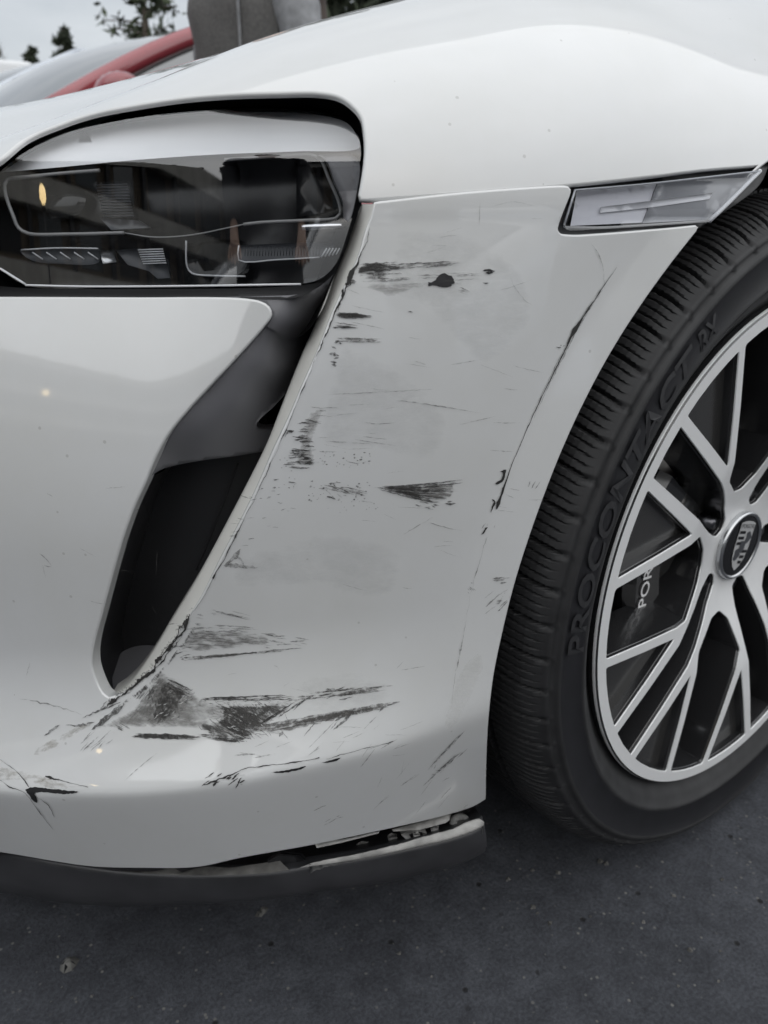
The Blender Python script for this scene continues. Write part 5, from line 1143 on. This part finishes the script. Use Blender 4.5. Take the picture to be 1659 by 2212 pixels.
# 3 cracked edge of the blade
M=Marks(); BLC=[(800,492),(790,520),(780,548),(763,590),(752,612),(740,640),(727,668),(708,715),(690,760),(672,800)]
M.crack(BLC,lambda f:0.6+3.2*np.sin(np.pi*f)**0.7,1.3,3,0.7); M.crack(BLC[2:7],2.2,2.6,3,0.9)
M.crack([(672,800),(655,840),(630,900),(597,975),(556,1065)],0.9,0.7,4,0.6).crack([(556,1065),(521,1135),(480,1212),(460,1250)],lambda f:1.0+1.6*f,0.8,4,0.6).crack([(460,1250),(435,1298),(412,1330)],0.8,0.7,4,0.5)
bl3=cr([(412,1328),(400,1350),(382,1380),(362,1405),(340,1435),(325,1452),(300,1475),(275,1496),(252,1512),(225,1530)],6)
M.crack(bl3[::3],lambda f:1.2+4.5*np.sin(np.pi*f),1.6,3,0.7); M.crack(bl3[4:20:3]+np.array([-5,-5]),2.0,1.8,3,0.8); M.crack(bl3[8:26:3]+np.array([3,4]),1.6,1.6,3,0.8)
M.done('crack','paint_crack')
M=Marks()
for i in range(0,len(bl3)-1):
    for k in range(3): M.strand([bl3[i]+rng.normal(0,4,2)+[-3,-4],bl3[i+1]+rng.normal(0,4,2)+[-3,-4]],rng.uniform(1.5,4),0.8,3)
M.done('smear_brown' if False else 'scuff_mid','paint_crack')
# 4 strokes leaving the blade
M=Marks(); M.fan((724,679),(806,684),14,4.5,6,2,(0.4,1.0)).fan((716,701),(780,707),9,2.6,6,3,(0.3,0.7)); M.slashes(718,736,738,782,9,(7,16),5,0.1,0.3); M.slashes(716,724,782,792,4,(4,8),3)
M.slashes(640,690,905,965,14,(12,34),2.2).slashes(622,668,966,1012,26,(12,40),2.6,0.0,0.08).slashes(660,720,870,905,5,(20,40),1.2).slashes(645,665,920,1000,12,(14,30),3.4,0.0,0.1)
M.strand([(618,930),(630,932),(636,930)],4,0.4,4).strand([(622,932),(618,938),(616,945)],3,0.3,4)
M.dots(690,800,975,1010,38,(0.6,2.0)).dots(660,800,1035,1085,46,(0.6,2.2)).dots(700,860,1080,1110,14,(0.5,1.6)).dots(600,640,985,1060,18,(0.5,1.5)); M.slashes(690,760,1040,1078,14,(8,26),2,0.25,0.3).slashes(560,640,1030,1120,14,(6,16),1.6)
M.done('scuff_dark')
M=Marks(); M.fan((716,733),(830,736),9,3,5,4,(0.3,0.9)).fan((690,1046),(800,1070),12,2.4,8,6,(0.2,0.6)).strand([(700,853),(800,848),(936,841)],1.8,0.4).strand([(848,863),(940,876),(1044,893)],2.2,0.4).slashes(700,830,870,1000,14,(20,60),1.2,0.05)
M.slashes(500,600,1060,1180,16,(8,26),1.5,0.0,0.2).strand([(520,1186),(500,1210),(482,1222)],9,1.2,5).strand([(482,1222),(515,1222),(557,1228)],9,1.0,6).strand([(510,1200),(522,1212),(530,1226)],6,1,5)
M.done('scuff_mid')
pxmesh('scuff_mark',loop([(655,880),(720,860),(700,920),(690,980),(820,985),(800,1012),(680,1015),(630,1010),(640,940)]+[(655,880)],step=10),OFF+0.0003,11,'smudge_faint',bumper,uv=True,edge=22)
# 5 fan-shaped scrape in the middle of the side
FAN=[(796,1054),(844,1042),(920,1044),(1008,1033),(992,1046),(984,1053),(990,1065),(975,1078),(964,1085),(936,1085),(920,1095),(888,1081),(856,1067)]
pxmesh('scuff_mark',loop(FAN+[FAN[0]],step=7),OFF+0.0002,8,'smudge_grey',bumper,uv=True,edge=7)
pxmesh('scuff_mark',loop([(800,1054),(850,1044),(930,1046),(1004,1035),(975,1050),(900,1058),(840,1062)]+[(800,1054)],step=7),OFF+0.0001,7,'smudge_dark',bumper,uv=True,edge=6)
M=Marks()
for k in range(34):
    u=rng.uniform(0,1); e=np.array([1006-22*u-30*u*u,1034+56*u]); a=np.array([800,1054])+np.array([60*u,9*u])*rng.uniform(0.2,1); l=rng.uniform(0.35,0.95); st=rng.uniform(0,1-l); M.strand([a+(e-a)*st,a+(e-a)*(st+l/2)+[0,1.5],a+(e-a)*(st+l)],rng.uniform(0.8,3.0),0.5)
M.strand([(960,1087),(972,1089),(986,1087)],4,0.5,4).strand([(965,1084),(978,1083)],3,0.3,3).slashes(900,950,1085,1100,9,(8,22),2,0.2)
M.done('scuff_dark')
# 6 split along the arch fold
FO=[(1332.6,576.5),(1300.5,623.7),(1262.8,680.4),(1236,725.7),(1221,756),(1198.5,801),(1172,854),(1145.6,911),(1123,964),(1104,1009),(1094.6,1035.5),(1081.4,1077),(1072,1100)]
M=Marks(); fo=cr(FO,7); _wf=lambda f:np.interp(f,[0,.08,.2,.29,.35,.43,.55,.75,.86,.93,.975,1.0],[0.6,1.6,2.4,6.5,4,2.4,1.7,1.6,2.0,4.5,8,1.5])
M.crack(FO,_wf,0.4,3,0.3)
M.poly([(1080,1018),(1094,1014),(1092,1024),(1088,1038),(1074,1046),(1070,1044),(1082,1036),(1087,1022)],4,0.5); M.strand([(1062,1078),(1069,1084),(1066,1092),(1060,1108)],4,0.6,4).strand([(1053,1138),(1046,1148),(1040,1155)],4.5,0.4,4).dots(1198,1222,745,758,7,(0.8,1.6))
M.done('crack','paint_crack','long split in the paint along the wheel arch fold')
M=Marks(); 
for dx,w in ((4,2.0),(-3,1.4)):
    c=fo+np.array([dx,-1]); M.strand(c[6:60:5],w,0.6)
lo=cr([(1052,1160),(1030,1230),(1018,1275),(1004,1350),(990,1430),(982,1470),(976,1520)],8)
M.crack(lo[::2],1.3,0.8,4,0.7)
M.slashes(1010,1026,1255,1285,6,(6,14),2,0.8).slashes(1070,1100,1248,1260,5,(14,28),2.6,-0.15).slashes(1055,1090,1280,1320,6,(20,40),2,-0.75).slashes(1140,1165,1020,1050,3,(14,22),2,-1.1).slashes(1040,1075,1120,1140,4,(6,12),2,-1)
M.strand([(1037,437),(1036,465),(1034,490)],1.2,0.4).strand([(1276,525),(1298,560),(1307,625)],1.4,0.5).strand([(1102,600),(1118,632),(1150,662)],1.4,1.0).strand([(928,1129),(965,1140),(1000,1146)],1.6,0.3).strand([(1060,446),(1110,436),(1155,445)],1.1,0.3)
M.done('scuff_mid','hairline_crack')
pxmesh('scuff_mark',loop([(1060,1300),(1085,1270),(1098,1262),(1100,1290),(1075,1325),(1060,1335)]+[(1060,1300)],step=8),OFF+0.0003,9,'smudge_grey',bumper,uv=True,edge=12)
# 7 wedge smears half way down
pxmesh('scuff_mark',loop([(437,1303),(470,1312),(540,1320),(640,1316),(800,1308),(720,1322),(620,1332),(540,1344),(450,1338),(425,1325)]+[(437,1303)],step=9),OFF+0.0002,10,'smudge_grey',bumper,uv=True,edge=16)
pxmesh('scuff_mark',loop([(410,1345),(470,1342),(560,1352),(640,1370),(600,1385),(665,1399),(560,1412),(420,1426),(362,1420),(372,1392)]+[(410,1345)],step=9),OFF+0.0002,10,'smudge_grey',bumper,uv=rotm(0.06),edge=26)
M=Marks(); M.fan((390,1424),(667,1399),14,2.0,3,1.5,(0.15,0.6)).fan((400,1360),(560,1364),16,1.8,14,10,(0.1,0.4)).fan((440,1312),(560,1338),8,1.6,8,6,(0.2,0.5)).fan((420,1340),(440,1345),6,2.4,18,18).slashes(560,660,1368,1400,14,(14,40),1.8,0.1); M.strand([(592,1437),(598,1440),(602,1446)],2,0.4,3); M.done('scuff_mid')
M=Marks(); M.fan((395,1424),(665,1399),6,1.6,2,1.0,(0.1,0.3)).slashes(365,420,1345,1425,16,(6,22),2.2,-0.1); M.done('scuff_dark')
# 8 heavy scrape over the ledge
HZ=[(330,1430),(395,1452),(450,1495),(560,1500),(680,1494),(660,1530),(600,1575),(550,1606),(470,1606),(400,1590),(300,1590),(230,1575),(235,1548),(285,1505)]
pxmesh('scuff_mark',loop(HZ+[HZ[0]],step=10),OFF+0.0003,9,'smudge_haze',bumper,uv=True,edge=30)
rotm=lambda a:(lambda v:(v-400)@np.array([[math.cos(a),-math.sin(a)],[math.sin(a),math.cos(a)]]))
C1=[(340,1438),(385,1462),(430,1497),(408,1516),(396,1548),(345,1578),(318,1562),(275,1576),(246,1552),(285,1510),(315,1468)]
pxmesh('scuff_mark',loop(C1+[C1[0]],step=8),OFF+0.0002,8,'smudge_grey',bumper,uv=rotm(-0.9),edge=26)
pxmesh('scuff_mark',loop([(338,1450),(380,1468),(432,1497),(408,1516),(396,1545),(348,1576),(318,1560),(322,1515)]+[(338,1450)],step=7),OFF+0.0001,7,'smudge_rough',bumper,uv=rotm(-0.6),edge=22)
C2=[(420,1502),(500,1508),(590,1508),(675,1497),(640,1532),(590,1566),(556,1598),(522,1610),(458,1603),(418,1576),(428,1550),(468,1545),(440,1530)]
pxmesh('scuff_mark',loop(C2+[C2[0]],step=8),OFF+0.0002,8,'smudge_dark',bumper,uv=rotm(0.45),edge=20)
pxmesh('scuff_mark',loop([(424,1504),(520,1508),(610,1510),(585,1562),(532,1608),(476,1590),(460,1548)]+[(424,1504)],step=8),OFF+0.0001,8,'smudge_rough',bumper,uv=rotm(0.5),edge=24)
M=Marks(); M.fan((282,1588),(445,1594),12,4,3,4,(0.3,0.9)).fan((425,1592),(545,1600),12,4,7,5,(0.3,0.7)).fan((425,1512),(640,1506),14,2.4,5,5,(0.2,0.5)).fan((470,1545),(560,1590),20,2.4,18,16,(0.2,0.6),curve=3).fan((560,1570),(670,1500),10,2.4,5,5,(0.2,0.6)).fan((350,1470),(420,1502),14,2.4,10,8,(0.3,0.7)).fan((335,1480),(345,1565),16,3.0,16,18,(0.1,0.3),curve=3).fan((380,1500),(330,1560),14,2.6,14,12,(0.15,0.4)).fan((300,1520),(335,1470),8,1.8,14,8,(0.2,0.5))
M.strand([(270,1521),(235,1548),(197,1577)],11,0.8,6,(0.3,0.3)).strand([(130,1566),(112,1577),(95,1590)],5,0.8,5).strand([(262,1515),(215,1535),(175,1552)],4,0.8,5).strand([(205,1560),(170,1567),(140,1566)],4,1,5)
M.strand([(770,1528),(748,1552),(719,1578)],6,0.6,5).strand([(752,1534),(738,1548),(722,1558)],5,0.5,4).strand([(680,1500),(655,1515),(632,1536)],5,0.6,5).strand([(835,1522),(826,1530),(817,1540)],4,0.4,4).strand([(725,1541),(712,1551),(702,1560)],3,0.4,4).strand([(865,1516),(845,1521),(828,1528)],3,0.4,4).strand([(612,1580),(606,1586),(603,1592)],6,0.5,3)
M.slashes(700,770,1485,1512,12,(18,40),2.2,-0.12)
M.done('scuff_dark',label='heavy black scrape marks over the lower ledge')
M=Marks(); M.fan((540,1580),(870,1517),34,4.5,9,4,(0.15,0.5)).fan((610,1510),(850,1484),22,3.0,8,5,(0.12,0.4)).fan((430,1560),(500,1600),18,1.6,20,14,(0.2,0.5),curve=4).fan((280,1580),(250,1560),8,2,14,10).slashes(480,620,1520,1590,26,(10,30),1.6,0.5,0.5); M.strand([(267,1688),(300,1658),(340,1626)],1.6,0.3).slashes(180,240,1590,1620,10,(20,44),1.6,-0.7).slashes(670,840,1560,1640,9,(30,60),1.3,-0.85,0.08).slashes(500,580,1628,1640,3,(40,70),2,-0.1); M.done('scuff_mid')
pxmesh('scuff_mark',loop([(540,1582),(640,1560),(750,1536),(865,1512),(860,1522),(760,1550),(650,1578),(560,1594)]+[(540,1582)],step=8),OFF+0.0002,8,'smudge_grey',bumper,uv=True,edge=5)
pxmesh('scuff_mark',loop([(66,1612),(120,1580),(168,1556),(230,1540),(200,1575),(150,1606),(100,1636),(58,1640)]+[(66,1612)],step=8),OFF+0.0002,9,'smudge_brown',bumper,uv=lambda v:v@np.array([[0.86,0.5],[-0.5,0.86]]),edge=14)
pxmesh('scuff_mark',loop([(-40,1640),(40,1650),(110,1670),(190,1700),(120,1720),(60,1700),(-40,1690)]+[(-40,1640)],step=8),OFF+0.0002,9,'smudge_brown',bumper,uv=True,edge=16)
pxmesh('scuff_mark',loop([(418,1338),(440,1345),(400,1405),(365,1450),(330,1490),(280,1525),(215,1560),(190,1575),(215,1545),(262,1508),(300,1480),(340,1440),(375,1398)]+[(418,1338)],step=8),OFF+0.0001,8,'smudge_dark',bumper,uv=rotm(0.9),edge=12)
pxmesh('scuff_mark',loop([(250,1530),(330,1500),(420,1500),(440,1560),(380,1590),(250,1590),(150,1610),(170,1570)]+[(250,1530)],step=9),OFF+0.00025,9,'smudge_haze',bumper,uv=rotm(0.5),edge=30)
# crumpled lacquer: torn flecks of dark deposit and of paint left standing in it
def inpoly(P,n):
    P=np.array(P,float); out=[]
    while len(out)<n:
        q=rng.uniform(P.min(0),P.max(0)); 
        if inside([q],[P])[0]: out.append(q)
    return out
K1=[(338,1455),(380,1470),(428,1498),(405,1516),(394,1545),(346,1572),(318,1556),(322,1510)]; K2=[(426,1506),(520,1510),(620,1512),(588,1560),(534,1606),(474,1592),(462,1550)]
for mt_,cnt,wd,ln in (('scuff_dark',70,1.5,(4,12)),('paint',22,1.2,(5,13)),('scuff_mid',90,1.6,(6,18))):
    M=Marks()
    for K,a0 in ((K1,-0.5),(K2,0.35)):
        for q in inpoly(K,cnt):
            l=rng.uniform(*ln); a=a0+rng.normal(0,0.32); d=np.array([math.cos(a),math.sin(a)])*l/2; M.strand([q-d,q+np.array([-d[1],d[0]])*rng.normal(0,0.25),q+d],wd*rng.uniform(0.4,1.5),0.5,step=4)
    M.done(mt_,'lacquer_flake',off=OFF-0.0002)
# 9 torn openings
M=Marks(); M.poly([(54,1706),(70,1701),(95,1702),(115,1705),(150,1708),(168,1710),(155,1714),(120,1714),(90,1711),(75,1714),(80,1724),(80,1734),(72,1731),(65,1722)],4,0.5).poly([(582,1669),(610,1665),(640,1660),(661,1655),(645,1663),(615,1669)],4,0.4).poly([(694,1648),(712,1643),(736,1637),(728,1643),(705,1648)],4,0.3); M.done('deep_black','torn_opening','torn black openings along the bumper crease')
M=Marks(); 
for pts,w in (([(440,1694),(470,1684),(500,1673),(525,1663),(550,1656),(600,1652),(650,1644),(690,1637)],2.2),([(-10,1680),(25,1700),(55,1716),(90,1760),(115,1792)],1.8),([(0,1640),(40,1672),(62,1700)],1.6),([(98,1676),(140,1688),(190,1700)],1.8),([(60,1715),(100,1735),(118,1765)],1.2),([(705,1639),(740,1630),(790,1618),(850,1602)],1.2)):
    M.crack(pts,w*0.8,0.9,4,0.7)
M.slashes(440,530,1672,1700,18,(8,24),1.8,-0.7,0.2); M.done('crack','hairline_crack')
M=Marks(); M.fan((1007,1575),(921,1668),5,2.0,3,2,(0.4,1.0)).fan((1010,1611),(911,1702),7,1.8,6,4,(0.2,0.7)).strand([(976,1700),(962,1714),(950,1728)],1.6).slashes(930,965,1655,1690,8,(8,20),1.8,-0.8,0.4).slashes(690,740,1740,1775,5,(14,34),1.2,-0.4); M.strand([(85,1195),(100,1208),(113,1224)],2.2).strand([(113,1224),(104,1224),(94,1221)],1.6); M.strand([(40,1508),(80,1516),(130,1528),(180,1544)],2.0,1.2); M.done('scuff_mid')
# 10 bare primer where the lacquer has come off
smudge_mat('smudge_primer',(0.64,0.64,0.62),0.34,3,4,0.9,0.8)
for L_ in ([(962,1512),(985,1455),(1008,1420),(1040,1400),(1052,1440),(1030,1500),(1010,1545),(975,1585),(952,1572)],[(440,1680),(500,1668),(580,1650),(680,1640),(560,1675),(470,1700)],[(813,452),(806,490),(770,570),(735,640),(745,650),(790,560),(822,500),(826,455)]):
    pxmesh('bare_primer',loop(L_+[L_[0]],step=8),OFF+0.0004,9,'smudge_primer',bumper,uv=True,edge=14)

# fine hairline scratches and a rubbed veil doubling as a cloudy reflection painted on the corner
M=Marks(); M.slashes(740,1180,470,1450,46,(18,90),0.9,0.02,0.25).slashes(480,900,1430,1640,26,(16,60),0.9,-0.35,0.4).slashes(60,360,1040,1460,10,(14,50),0.8,0.5,0.6).slashes(820,1030,1600,1760,16,(14,50),0.9,-0.75,0.25); M.done('scuff_mid','hairline_scratch')
for L_ in ([(830,460),(1000,470),(1150,560),(1180,700),(1050,820),(900,700),(800,640)],[(720,700),(860,760),(1000,900),(960,1020),(800,1010),(660,980),(680,820)],[(480,1180),(700,1120),(900,1180),(860,1320),(640,1300),(470,1290)],[(600,1440),(800,1420),(900,1480),(820,1560),(640,1570)]):
    pxmesh('rubbed_reflection_veil',loop(L_+[L_[0]],step=22),OFF+0.00035,20,'smudge_reflection_veil',bumper,uv=True,edge=60)
